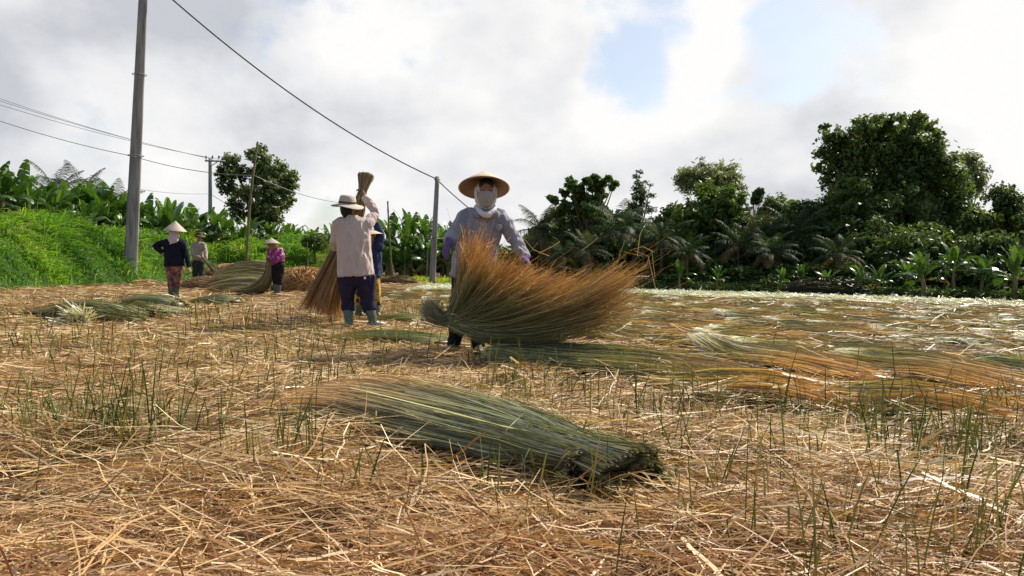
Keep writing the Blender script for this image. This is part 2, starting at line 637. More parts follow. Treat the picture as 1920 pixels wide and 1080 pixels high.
def litter(n, y0, y1, pw, lr, wr, K, spread, heights, crook):
    u = R.uniform(0, 1, n)
    e = 1 - pw
    y = (y0 ** e + u * (y1 ** e - y0 ** e)) ** (1 / e)
    x = R.uniform(-1, 1, n) * (0.74 * y + 0.9)
    keep = R.uniform(size=n) < np.clip(0.76 + 0.42 * wob(x, y, 45, 3.1) + 0.34 * wob(x, y, 46, 9), 0.12, 1)
    x, y = x[keep], y[keep]
    n = len(x)
    th = R.normal(0.12, spread, n) + np.where(R.uniform(size=n) < 0.28, R.uniform(-1.6, 1.6, n), 0) + 0.5 * wob(x, y, 51, 0.8)
    l = R.uniform(lr[0], lr[1], n)
    w = R.uniform(wr[0], wr[1], n) ** 1.0
    w = w * np.where(R.uniform(size=n) < 0.05, R.uniform(1.7, 2.7, n), 1)
    w = np.maximum(w, 0.75 * y / 768)
    z = np.maximum(bed(x, y), 0.004) + R.uniform(heights[0], heights[1], n) ** 1
    tl = R.normal(0, 0.2, n) * np.interp(y, [2, 8], [1, .6]) * np.where(R.uniform(size=n) < .1, 2.4, 1)
    d = np.stack([np.cos(th) * np.cos(tl), np.sin(th) * np.cos(tl), np.sin(tl)], -1)
    c0 = np.stack([x, y, z], -1)
    ts = np.linspace(-0.5, 0.5, K)
    P = c0[:, None, :] + d[:, None, :] * (l[:, None] * ts)[..., None]
    P += np.cumsum(R.normal(0, 1, (n, K, 3)), 1) * (crook * l)[:, None, None] * A([0.6, 1, 0.35])
    # broken stalks: the outer part folds down or up
    if K >= 4:
        br = R.uniform(size=n) < 0.25
        kk = R.normal(0, 0.35, (n, 1)) * l[:, None]
        off = np.maximum(ts - 0.1, 0)[None, :] * kk
        P[br, :, 1] += off[br] * 1.6
        P[br, :, 2] += np.abs(off[br]) * 0.35
    P[..., 2] = np.maximum(P[..., 2], 0.006)
    c = straw_cols(c0, n)
    c = c[:, None, :] * R.uniform(0.9, 1.1, (n, K, 1))
    ref = unit(A([0, 0, 1.0]) + R.normal(0, 0.55, (n, 1, 3)))
    prof_ = np.ones(K)
    prof_[-1] = 0.35
    return strips(P, w[:, None] * prof_, c, ref)


parts = [litter(36000, 1.45, 6.0, 1.7, (0.05, 0.26), (0.0016, 0.0046), 5, 0.5, (0.0, 0.05), 0.042),
         litter(11000, 1.45, 5.0, 1.7, (0.16, 0.5), (0.002, 0.0058), 7, 0.55, (0.01, 0.09), 0.034),
         litter(16000, 1.45, 4.5, 1.8, (0.012, 0.06), (0.002, 0.005), 3, 1.2, (0.0, 0.05), 0.06),
         litter(42000, 4.6, 13.0, 1.5, (0.10, 0.34), (0.0035, 0.006), 3, 0.55, (0.0, 0.035), 0.03),
         litter(3500, 4.6, 13.0, 1.5, (0.15, 0.4), (0.004, 0.008), 4, 0.9, (0.01, 0.06), 0.04),
         litter(24000, 12.0, 33.0, 1.3, (0.2, 0.6), (0.008, 0.014), 2, 0.6, (0.0, 0.06), 0.02)]
n = 5200          # loose stalks lying over the drying rows
y = R.uniform(5.2, 20, n)
x = R.uniform(-.02, .74, n) * y + .3
k = x > np.interp(y, [5, 6.5, 8, 11, 14, 20], [.6, 1.0, .9, .2, -1.6, -4.6])
x, y = x[k], y[k]
n = len(x)
th = R.normal(-.1, .5, n)
l = R.uniform(.15, .6, n)
ts = np.linspace(-.5, .5, 4)
P = np.stack([x, y, R.uniform(.05, .13, n)], -1)[:, None] + np.stack([np.cos(th), np.sin(th), R.normal(0, .12, n)], -1)[:, None] * (l[:, None] * ts)[..., None]
P += np.cumsum(R.normal(0, 1, (n, 4, 3)), 1) * (.03 * l)[:, None, None]
P[..., 2] = np.maximum(P[..., 2], .02)
cc = ramp([(0, (.10, .08, .035)), (.35, (.24, .17, .075)), (.7, (.48, .36, .19)), (1, (.74, .66, .46))], R.uniform(0, 1, n))
parts.append(strips(P, np.maximum(.005, .8 * y / 768)[:, None], cc[:, None], unit(A([0, 0, 1.0]) + R.normal(0, .5, (n, 1, 3)))))
v, f, c = cat(parts)
o = mk('straw_litter', v, f, M['straw'], c)
tag(o, 'dry tan and orange straw strewn thick over the whole field', 'straw', kind='stuff')

# ------------------------------------------------------------------ standing green stubble
def stubble(x, y, l, w, cols, bend=0.3):
    n = len(x)
    th = R.uniform(0, 2 * np.pi, n)
    d = np.stack([np.cos(th), np.sin(th), np.zeros(n)], -1)
    ln = np.abs(R.normal(0, 0.17, n))[:, None]
    up = A([0, 0, 1.0])
    P0 = np.stack([x, y, np.full(n, 0.004)], -1)
    ts = A([0, .35, .65, .85, 1.0])
    dirv = unit(up + d * ln)
    P = P0[:, None] + dirv[:, None] * (l[:, None] * ts)[..., None]
    P += (d * (l * R.uniform(0, 0.18, n))[:, None])[:, None] * (ts ** 2)[None, :, None]
    br = R.uniform(size=n) < bend * 1.3          # snapped tops
    th2 = R.uniform(0, 2 * np.pi, n)
    d2 = np.stack([np.cos(th2), np.sin(th2), R.uniform(-0.7, 0.5, n)], -1)
    for k, q in ((3, 0.22), (4, 0.42)):
        P[br, k] = P[br, 2] + d2[br] * (l[br] * q)[:, None]
    c = cols[:, None] * A([1.15, 1.0, .95, .95, 1.0])[None, :, None]
    yy = np.clip(R.normal(0, .5, n), 0, 1)[:, None, None] * (ts ** 2)[None, :, None]
    c = c * (1 - yy) + yy * A([0.36, 0.25, 0.09])
    return strips(P, w[:, None] * A([1.1, 1, .9, .75, .3]), c)


def st_cols(n):
    return ramp([(0, (0.03, 0.058, 0.012)), (.45, (0.075, 0.115, 0.02)), (.7, (0.14, 0.16, 0.035)), (1, (0.33, 0.25, 0.09))], R.uniform(0, 1, n))


parts = []
n = 7000
y = (1.6 ** -0.4 + R.uniform(0, 1, n) * (7.0 ** -0.4 - 1.6 ** -0.4)) ** (1 / -0.4)
x = R.uniform(-1, 1, n) * (0.72 * y + 0.6)
dens = np.clip(0.26 + 0.55 * wob(x, y, 61, 2.4) + 0.5 * wob(x, y, 62, 6), 0, 1) * np.interp(x / y, [-.6, -.15, .2, .6], [.75, .7, 1.0, 1.25]) * np.interp(y, [1.6, 2.3, 3, 6, 7], [.25, .45, 1, 1, .8])
dens *= np.where((x < -0.25) & (y < 2.55), 0.12, 1)
dens *= np.where((y > 4.6) & (x > 0.35), 0.15, 1)
k = R.uniform(size=n) < dens * 0.8
x, y = x[k], y[k]
n = len(x)
parts.append(stubble(x, y, R.uniform(0.07, 0.28, n) * R.choice([1, 1, 1, 1.35], n), np.maximum(R.uniform(0.0032, 0.0062, n), 1.15 * y / 768), st_cols(n)))
# denser tufts
for (px, py, m, hh, rr) in ((150, 850, 70, .40, .16), (215, 842, 45, .36, .12), (100, 840, 30, .36, .1), (255, 835, 30, .3, .1), (330, 815, 25, .26, .12), (530, 880, 35, .36, .12),
                            (520, 905, 14, .32, .05), (770, 790, 22, .24, .06), (1230, 800, 60, .32, .2), (1500, 800, 60, .28, .25), (1240, 720, 30, .2, .12), (1010, 735, 60, .18, .18), (940, 745, 30, .16, .1),
                            (1700, 830, 60, .30, .25), (1850, 880, 50, .36, .2), (1340, 1060, 14, .34, .1), (1560, 1075, 16, .36, .1), (1740, 1050, 20, .4, .14), (1880, 1010, 22, .4, .14), (1090, 985, 14, .27, .1),
                            (1420, 960, 22, .3, .16), (920, 960, 14, .26, .12), (700, 965, 18, .26, .12), (880, 690, 20, .16, .1), (1600, 930, 26, .34, .2), (60, 790, 26, .3, .2), (620, 720, 24, .2, .14), (380, 740, 30, .24, .2),
                            (450, 690, 30, .22, .25), (40, 660, 24, .22, .3), (1880, 790, 30, .3, .2), (1330, 870, 30, .3, .2), (830, 800, 10, .3, .05), (690, 800, 10, .3, .05)):
    q = G(px, min(py, 1072))
    x = q[0] + R.normal(0, rr, m)
    y = q[1] + R.normal(0, rr, m)
    parts.append(stubble(x, y, R.uniform(0.45, 1.0, m) * hh, np.maximum(R.uniform(0.0036, 0.0068, m), 1.2 * y / 768), st_cols(m) * A([.8, .95, .9]), 0.25))
n = 7500
y = R.uniform(5.5, 14, n)
x = R.uniform(-1, 1, n) * (0.72 * y + 0.6)
k = (R.uniform(size=n) < np.clip(0.5 + 0.6 * wob(x, y, 66, 1.5), 0, 1)) & ((x < 0.1 * y - 0.2) | (R.uniform(size=n) < 0.06))
x, y = x[k], y[k]
n = len(x)
parts.append(stubble(x, y, R.uniform(0.06, 0.26, n), np.maximum(R.uniform(0.003, 0.004, n), 0.8 * y / 768), st_cols(n) * A([1.7, 1.35, 1.2])))
v, f, c = cat(parts)
o = mk('standing_stubble', v, f, M['stalk'], c)
tag(o, 'thin dark green sedge stalks still standing in the straw', 'grass', kind='stuff')

# pale cut strip at the far side of the field on the right
n = 26000
u = R.uniform(0, 1, n)
x = R.uniform(-3.0, 17.0, n)
ya = np.interp(x, [-3, 4.5, 9.5, 14, 17], [22.5, 20.6, 18.2, 16.0, 15])
yb = np.interp(x, [-3, 4.5, 9.5, 14, 17], [28.0, 26.2, 24.0, 20.5, 19])
y = ya + (yb - ya) * u
l = R.uniform(0.08, 0.3, n)
th = R.uniform(0, 6.28, n)
P0 = np.stack([x, y, R.uniform(0.03, 0.10, n)], -1)
P = P0[:, None] + (np.stack([np.cos(th), np.sin(th), np.abs(R.normal(0, .16, n))], -1) * l[:, None])[:, None] * A([0, .5, 1.0])[None, :, None]
cc = ramp([(0, (0.4, 0.46, 0.28)), (.4, (0.66, 0.69, 0.5)), (1, (0.86, 0.86, 0.74))], np.clip(R.uniform(0, 1, n) + 0.2 * wob(x, y, 71, 1.2), 0, 1))
v, f, c = strips(P, np.broadcast_to(A([0.022, 0.02, 0.012]), (n, 3)), cc[:, None, :], unit(A([0, 0, 1.0]) + R.normal(0, .5, (n, 1, 3))))
o = mk('cut_sedge', v, f, M['sedge'], c)
tag(o, 'pale freshly cut sedge covering the far strip before the trees', 'sedge', kind='stuff')

# ------------------------------------------------------------------ sheaves
SHEAF = [(0, (0.62, 0.55, 0.36)), (.07, (0.47, 0.45, 0.26)), (.16, (0.26, 0.275, 0.125)), (.5, (0.175, 0.20, 0.085)), (.72, (0.24, 0.195, 0.075)), (.88, (0.36, 0.175, 0.055)), (1, (0.36, 0.145, 0.042))]
FIELD = [(0, (0.90, 0.87, 0.75)), (.11, (0.80, 0.75, 0.58)), (.16, (0.42, 0.36, 0.18)), (.26, (0.20, 0.19, 0.08)), (.42, (0.28, 0.22, 0.095)), (.6, (0.42, 0.27, 0.12)), (1, (0.48, 0.26, 0.105))]


def bundle(spine, radii, nst, width, stops=SHEAF, K=9, inner=0.55, core=0.8, twist=0.5, ends=(0.12, 0.3), fly=0.05, rnd=0.28, side=None, minz=None, jit=0.01, groove=0.07, tint=0.12, c0=2, rj=.4):
    """sheaf of many stalks along a spine, butt first, tips last"""
    X = catmull(np.hstack([A(spine), A([(r, r) if np.isscalar(r) else r for r in radii])]), 6)
    SP, RR = X[:, :3], X[:, 3:]
    tg = unit(np.gradient(SP, axis=0))
    sv = A(side if side is not None else [0, 1, 0], dtype=float)
    a = unit(sv - tg * (tg @ sv)[:, None])
    b = np.cross(tg, a)
    L_ = np.linspace(0, 1, len(SP))

    def at(t, arr):
        return np.stack([np.interp(t, L_, arr[:, k]) for k in range(arr.shape[1])], -1)
    t0 = np.abs(R.normal(0, ends[0] * 0.5, nst))
    t1 = 1 - np.abs(R.normal(0, ends[1] * 0.6, nst))
    nl = max(nst // 24, 8)
    lid = R.integers(0, nl, nst)
    free = R.uniform(size=nst) < .25
    rho = np.where(free, R.uniform(0, 1, nst) ** .6, np.clip((R.uniform(0, 1, nl) ** .6)[lid] + R.normal(0, .10, nst), 0, 1.06))
    rho = inner + (1 - inner) * rho
    th = np.where(free, R.uniform(0, 2 * np.pi, nst), R.uniform(0, 2 * np.pi, nl)[lid] + R.normal(0, .16, nst))
    t1 = np.clip(t1 - np.where(free, 0, np.abs(R.normal(0, ends[1] * .35, nl))[lid]), .3, 1)
    ltw = np.where(free, R.normal(0, twist, nst), R.normal(0, twist, nl)[lid] + R.normal(0, twist * .25, nst))
    ts = t0[:, None] + (np.maximum(t1, t0 + .25) - t0)[:, None] * np.linspace(0, 1, K)[None]
    flyx = np.where(R.uniform(size=nst) < fly, R.uniform(1.1, 1.7, nst), 1.0)
    gq = R.uniform(0, 6.28, 5)
    gf = A([3, 5, 8, 11, 14])
    gr = sum(np.sin(th * gf[k] + gq[k]) * (.5, .6, .8, .8, .7)[k] for k in range(5)) / 1.6
    rho_t = rho[:, None] * (1 + (flyx - 1)[:, None] * ts) * (1 + groove * gr[:, None])
    th_t = th[:, None] + ltw[:, None] * (ts - 0.5)
    c_, r_ = at(ts, SP), at(ts, RR)
    av, bv = at(ts, a), at(ts, b)
    off = av * (np.cos(th_t) * rho_t * r_[..., 0])[..., None] + bv * (np.sin(th_t) * rho_t * r_[..., 1])[..., None]
    P = c_ + off + np.cumsum(R.normal(0, jit, (nst, K, 3)), 1) * 0.4
    if minz is not None:
        P[..., 2] = np.maximum(P[..., 2], minz + R.uniform(0, .01, (nst, 1)))
    ref = unit(off + R.normal(0, rj, (nst, 1, 3)) * np.linalg.norm(off, axis=-1, keepdims=True))
    tc_ = np.clip(ts + R.normal(0, 0.06, (nst, 1)), 0, 1)
    C = ramp(stops, tc_) * np.exp(R.normal(0, rnd, (nst, 1, 1)) + tint * (R.normal(0, 1.3, nl)[lid] * ~free)[:, None, None])
    w = width * R.uniform(0.7, 1.3, (nst, 1)) * np.linspace(1.1, 0.55, K)[None]
    out = [strips(P, w, C, ref)]
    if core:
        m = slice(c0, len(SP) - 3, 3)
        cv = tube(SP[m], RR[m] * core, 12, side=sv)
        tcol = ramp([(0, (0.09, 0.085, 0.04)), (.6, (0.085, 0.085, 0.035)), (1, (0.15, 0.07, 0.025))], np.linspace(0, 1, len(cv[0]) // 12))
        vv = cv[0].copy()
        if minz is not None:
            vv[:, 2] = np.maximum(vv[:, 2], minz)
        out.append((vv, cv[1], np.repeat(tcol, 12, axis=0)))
    return cat(out)


def sheaf_obj(geo, label, base, group=None):
    v, f, c = geo
    o = mk('sheaf', v - A(base), f, M['sedge'], c, loc=tuple(base))
    tag(o, label, 'sheaf', group)
    return o


# the big one in the foreground: butts at the right, tips at the left
sp = [G(1172, 908, .075), G(1140, 882, .09), G(1085, 856, .09), G(1000, 832, .095), G(880, 797, .10), G(760, 764, .095), G(680, 744, .08), G(612, 736, .045)]
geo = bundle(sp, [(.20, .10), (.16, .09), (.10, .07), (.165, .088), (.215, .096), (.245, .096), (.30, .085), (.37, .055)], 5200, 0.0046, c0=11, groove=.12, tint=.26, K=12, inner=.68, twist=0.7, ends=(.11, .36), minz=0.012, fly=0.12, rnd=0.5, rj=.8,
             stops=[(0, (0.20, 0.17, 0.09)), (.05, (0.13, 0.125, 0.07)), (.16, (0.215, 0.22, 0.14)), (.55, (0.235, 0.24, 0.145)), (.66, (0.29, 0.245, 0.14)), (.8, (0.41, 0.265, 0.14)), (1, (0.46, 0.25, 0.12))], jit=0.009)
# a second fold of stalks and a loose splay of cut ends at the tied end
g2 = bundle([G(1188, 868, .20), G(1100, 850, .165), G(1010, 828, .14), G(900, 797, .15), G(800, 768, .13)], [(.12, .03), (.08, .035), (.09, .04), (.10, .035), (.10, .03)], 600, 0.0044, K=8, ends=(.08, .4), minz=0.02, rnd=0.35, stops=[(0, (.2, .18, .1)), (.3, (.19, .2, .115)), (1, (.24, .24, .13))])
tw = []
c_t, ax_ = G(1090, 858, .09), unit(G(1150, 876) - G(1000, 815))
bn = unit(np.cross(ax_, [0, 0, 1.0]))
for q in range(60):
    a0, sp_ = R.uniform(0, 6.28), R.uniform(1.2, 3.0)
    aa = a0 + np.linspace(0, sp_, 7)
    o_ = R.normal(0, .035) + np.linspace(-.02, .02, 7) * R.choice([-1, 1])
    tw.append(c_t + np.outer(np.cos(aa) * .122, bn) + np.outer(np.sin(aa) * .082, [0, 0, 1.0]) + np.outer(o_, ax_))
g4 = strips(A(tw), .005, np.broadcast_to(A([.23, .21, .12]), (60, 7, 3)) * np.exp(R.normal(0, .35, (60, 1, 1))))
cp = G(1125, 872, .08)
nn = 170
th = R.normal(-0.15, 0.75, nn)
dd = np.stack([np.cos(th), -0.75 + 0.9 * np.sin(th), R.normal(0.0, .28, nn)], -1)
P = cp + A([.05, -.06, -.05]) + R.normal(0, [.06, .06, .02], (nn, 3))
P = P[:, None] + unit(dd)[:, None] * (R.uniform(.08, .30, nn)[:, None] * np.linspace(0, 1, 4)[None])[..., None]
P[:, :, 2] -= (np.linspace(0, 1, 4) ** 2)[None] * 0.06
P[..., 2] = np.maximum(P[..., 2], .012)
cc = ramp(SHEAF, R.uniform(0, .25, nn))[:, None, :] * np.exp(R.normal(0, .35, (nn, 1, 1))) * 0.75
g3 = strips(P, 0.0048, cc)
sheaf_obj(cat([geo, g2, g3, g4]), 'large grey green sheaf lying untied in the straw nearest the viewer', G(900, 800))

# sheaves spread flat to dry in the rows on the right: a few shapes, copied
GRP = 'sheaves spread flat in rows across the field'
LBL = 'sheaf spread flat with white butts and orange tips in the drying rows'
protos = []
for q in range(5):
    ln_ = R.uniform(1.6, 1.95)
    cv = R.normal(0, .08)
    sp = [(0, 0, .10), (.16 * ln_, cv * .3, .065), (.35 * ln_, cv, .045), (.65 * ln_, cv * 1.2, .03), (ln_, cv * .4, .02)]
    rr = [(.30, .045), (.34, .045), (.48, .038), (.60, .025), (.78, .012)]
    st_ = FIELD if q in (0, 2, 3) else [(0, (.40, .34, .19)), (.1, (.31, .27, .13)), (.22, (.19, .18, .08)), (.4, (.28, .215, .095)), (.62, (.39, .26, .12)), (1, (.46, .26, .105))]
    geo = bundle(sp, rr, 560, 0.013, st_, K=6, inner=.05, core=.6, twist=.5, ends=(.12, .45), minz=.012, fly=.14, jit=.032, rnd=.45, groove=.15, tint=.16)
    protos.append(geo)
pro_obj = []
rows = []
for yr in np.arange(6.9, 20.8, .86):
    xl = np.interp(yr, [6.5, 8, 11, 14, 20], [1.3, .9, .2, -1.6, -4.6])
    xr = .70 * yr + .6
    xx = xl + R.uniform(0, .6)
    while xx < xr:
        if yr < np.interp(xx, [-3, 4.5, 9.5, 14, 17], [21.6, 19.6, 17.4, 15.4, 14.4]):
            rows.append((xx, yr + R.normal(0, .14), R.normal(-.10, .2), R.uniform(.85, 1.15)))
        xx += R.uniform(.85, 1.3)
for i, (xx, yy, rz, sc) in enumerate(rows):
    k = i % 5
    if i < 5:
        v, f, c = protos[k]
        o = mk('sheaf', v, f, M['sedge'], c)
        pro_obj.append(o)
    else:
        o = pro_obj[k].copy()
        COL.objects.link(o)
    o.location = (xx, yy, 0)
    o.rotation_euler = (0, 0, rz)
    o.scale = (sc, sc, R.uniform(.6, 1.1))
    tag(o, LBL, 'sheaf', GRP)
# nearest row, one at a time
NEAR = [((925, 678), (1410, 712), 'dull green sheaf spread flat behind the foreground one, butts in the shadow'),
        ((1325, 668), (1725, 728), 'sheaf in the nearest drying row with a dazzling white raised butt end'),
        ((1570, 690), (1990, 748), 'sheaf in the nearest drying row with a dark clump at its butts'),
        ((1830, 700), (2260, 760), 'sheaf of the nearest drying row cut off by the right edge of the view'),
        ((1230, 722), (1640, 765), 'thin brown sheaf on the near edge of the drying rows'),
        ((1520, 745), (1960, 800), 'thin brown sheaf closest to the standing stalks on the right')]
for (a_, b_, lb) in NEAR:
    p0, p1 = G(*a_), G(*b_)
    thin = 'thin' in lb
    st = FIELD if 'white' in lb or 'dark' in lb else [(0, (.5, .44, .26)), (.08, (.23, .22, .11)), (.2, (.20, .21, .095)), (.5, (.23, .215, .095)), (.7, (.31, .24, .115)), (.85, (.39, .245, .115)), (1, (.41, .23, .10))]
    if thin:
        st = [(0, (.4, .32, .16)), (.3, (.24, .2, .08)), (.6, (.38, .22, .08)), (1, (.45, .21, .07))]
    hz = .05 if thin else .08
    geo = bundle([(*p0[:2], hz + (.05 if 'white' in lb else .0)), (*(p0 * .8 + p1 * .2)[:2], hz), (*(p0 * .5 + p1 * .5)[:2], .085), (*(p0 * .2 + p1 * .8)[:2], .06), (*p1[:2], .04)],
                 [(.24, .07), (.30, .07), (.42, .06), (.52, .045), (.68, .025)] if not thin else [(.2, .03), (.26, .035), (.34, .03), (.42, .02), (.55, .01)], 1900 if not thin else 1100, 0.0078, st, K=8, inner=.25, core=.7, ends=(.1, .45), minz=.012, fly=.12, jit=.018, rnd=.45, groove=.14, tint=.2, rj=.7)
    sheaf_obj(geo, lb, p0)

# sheaves lying on the left of the field and by the feet of the workers
geo = bundle([PT(325, 592, 11.2) * [1, 1, 0] + [0, 0, .03], G(270, 592, .06), G(205, 586, .13), G(150, 582, .14), G(95, 582, .06), G(55, 584, .02)][::-1],
             [(.3, .02), (.28, .06), (.22, .12), (.2, .12), (.2, .06), (.3, .02)], 900, .012, SHEAF[::-1] and [(0, (.4, .22, .09)), (.3, (.25, .2, .08)), (.6, (.2, .21, .09)), (1, (.28, .26, .12))], K=7, minz=.012, ends=(.2, .2))
pc = G(150, 602, .05)
nn = 220
dd = unit(np.stack([R.normal(0.1, .8, nn), R.normal(-.8, .35, nn), np.abs(R.normal(.35, .4, nn))], -1))
P = (pc + R.normal(0, .05, (nn, 3)))[:, None] + dd[:, None] * (R.uniform(.1, .3, nn)[:, None] * np.linspace(0, 1, 3)[None])[..., None]
P[..., 2] = np.maximum(P[..., 2], .012)
g2 = strips(P, .013, np.broadcast_to(A([.72, .69, .5]), (nn, 3, 3)) * R.uniform(.6, 1.1, (nn, 1, 1)))
sheaf_obj(cat([geo, g2]), 'curved sheaf on the left of the field with a white tuft of cut ends', G(180, 595))
def flat_sheaf(a_, b_, lb, r=.17, z=.08, nst=500, w=.012, st=SHEAF, grp=None):
    p0, p1 = G(*a_), G(*b_)
    geo = bundle([(*p0[:2], z * .8), (*(p0 * .8 + p1 * .2)[:2], z), (*(p0 * .5 + p1 * .5)[:2], z), (*(p0 * .15 + p1 * .85)[:2], z * .6), (*p1[:2], .02)], [(r * 1.1, z * .9), (r * .9, z), (r, z), (r * 1.2, z * .6), (r * 1.6, .015)], nst, w, st, K=6, minz=.012)
    return sheaf_obj(geo, lb, p0, grp)
flat_sheaf((335, 588), (215, 578), 'short sheaf with a dark hollow butt end, left of the booted worker', .2, .13)
flat_sheaf((445, 573), (360, 569), 'low sheaf lying in the straw just past the navy clad worker', .2, .08, 400, .016)
flat_sheaf((845, 650), (640, 632), 'flat green sheaf lying between the two nearest workers', .26, .05, 800, .009)
flat_sheaf((800, 604), (700, 600), 'low brown sheaf in the straw behind the person in the pink shirt', .26, .05, 400, .012)

# ------------------------------------------------------------------ straw heaps and the pile at the back
def heap(name, label, base, rx, ry, h, nst, pal, w=.02, l=(.25, .7), mat='straw', cat_='heap', down=0.5, rot=0.0):
    nu, nv = 28, 10
    u = np.linspace(0, 2 * np.pi, nu, endpoint=False)
    vv = np.linspace(0, 1, nv)
    U, VV = np.meshgrid(u, vv)
    rr = np.cos(VV * np.pi / 2 * .98)
    k = 1 + .12 * wob(np.cos(U) * 2, np.sin(U) * 2 + VV, int(rx * 100), 1.5)
    X_ = rx * rr * np.cos(U) * k
    Y_ = ry * rr * np.sin(U) * k
    Z_ = h * np.sin(VV * np.pi / 2) ** .8 * k
    cr_, sr_ = math.cos(rot), math.sin(rot)
    V_ = np.stack([X_ * cr_ - Y_ * sr_, X_ * sr_ + Y_ * cr_, Z_ - .02], -1).reshape(-1, 3)
    i = np.arange(nv - 1)[:, None] * nu + np.arange(nu)[None]
    j = np.arange(nv - 1)[:, None] * nu + (np.arange(nu)[None] + 1) % nu
    Fh = np.stack([i, j, j + nu, i + nu], -1).reshape(-1, 4)
    pal = A(pal)
    th = R.uniform(0, 2 * np.pi, nst)
    q = R.uniform(0, 1, nst) ** .8
    def sp(q_, th_):
        r_ = np.cos(q_ * np.pi / 2)
        x_, y_ = rx * r_ * np.cos(th_), ry * r_ * np.sin(th_)
        return np.stack([x_ * cr_ - y_ * sr_, x_ * sr_ + y_ * cr_, h * np.sin(np.clip(q_, 0, 1) * np.pi / 2) ** .8], -1)
    ll = R.uniform(l[0], l[1], nst) / (rx + ry) * 1.1
    dth = R.normal(0, .25, nst)
    ks = np.linspace(-.5, .5, 4)
    qs = np.clip(q[:, None] + ks[None] * ll[:, None] * down * R.uniform(.3, 1.4, (nst, 1)), 0, 1)
    ths = th[:, None] + ks[None] * (dth + ll * (1 - down) * R.choice([-1, 1], nst) * 1.6)[:, None]
    P = sp(qs, ths) * R.uniform(1.0, 1.1, (nst, 1, 1))
    P[..., 2] += .01
    C = pal[R.integers(0, len(pal), nst)][:, None] * R.uniform(.7, 1.25, (nst, 1, 1)) * np.ones((1, 4, 1))
    g_ = cat([(V_, Fh, np.broadcast_to(pal.mean(0) * .6, (len(V_), 3))), strips(P, w, C)])
    o = mk(name, g_[0], g_[1], M[mat], g_[2], loc=tuple(base))
    tag(o, label, cat_)
    return o


ORN = [(.44, .24, .085), (.5, .28, .10), (.40, .19, .06), (.54, .36, .16)]
TAN = [(.5, .36, .17), (.4, .25, .1), (.3, .2, .09), (.55, .42, .22)]
GRN = [(.2, .18, .08), (.26, .22, .1), (.17, .16, .07), (.3, .23, .1)]
heap('straw_heap', 'rounded orange heap of straw behind the person in the pink shirt', GX(572, 20.6), 1.0, .75, .62, 1500, ORN, w=.022, down=.8)
heap('straw_heap', 'low tan heap of loose straw at the foot of the bamboo pole', GX(438, 25.0), 1.15, .7, .66, 900, TAN, w=.026, l=(.3, .9))
heap('straw_heap', 'small brown heap of straw beside the thin stake in the middle', GX(745, 31.0), .8, .4, .3, 400, [(.25, .15, .07), (.35, .2, .1), (.2, .14, .07)], w=.03)
heap('straw_heap', 'patch of straw gathered around the foot of the big concrete pole', GX(243, 25.7), .9, .55, .14, 300, TAN, w=.03)
heap('straw_heap', 'brushy tangle of reddish straw at the front of the sheaf pile', GX(392, 21.2), .75, .45, .34, 600, [(.42, .27, .13), (.34, .17, .08), (.5, .36, .2), (.26, .12, .06)], w=.02, l=(.3, .8), down=.3)
# pile of sheaves at the workers' feet
pile = [((398, 546), (515, 535), .30, .20, 19.6), ((388, 532), (515, 524), .34, .30, 21.0), ((400, 520), (520, 512), .34, .42, 22.2), ((395, 540), (500, 548), .25, .14, 18.8)]
for k, (a_, b_, r_, z_, d_) in enumerate(pile):
    p0, p1 = GX(b_[0], d_), GX(a_[0], d_ + .2)
    m_ = lambda t, z: (*(p0 * (1 - t) + p1 * t)[:2], z)
    geo = bundle([m_(0, z_ * .9), m_(.2, z_), m_(.5, z_), m_(.8, z_ * .75), m_(1.0, z_ * .4)], [(r_, z_ * .9), (r_ * 1.0, z_), (r_ * 1.1, z_), (r_ * 1.1, z_ * .8), (r_ * 1.3, z_ * .4)], 700, .02,
                 [(0, (.3, .24, .11)), (.2, (.25, .2, .09)), (.6, (.22, .2, .09)), (.85, (.3, .2, .09)), (1, (.42, .22, .09))], K=6, minz=.012, ends=(.1, .25))
    sheaf_obj(geo, ['thick grey brown sheaf at the front of the pile by the back workers', 'long sheaf across the middle of the pile by the back workers', 'topmost sheaf at the back of the pile, below the bamboo pole', 'flat sheaf lowest and nearest in the pile by the back workers'][k], p0)

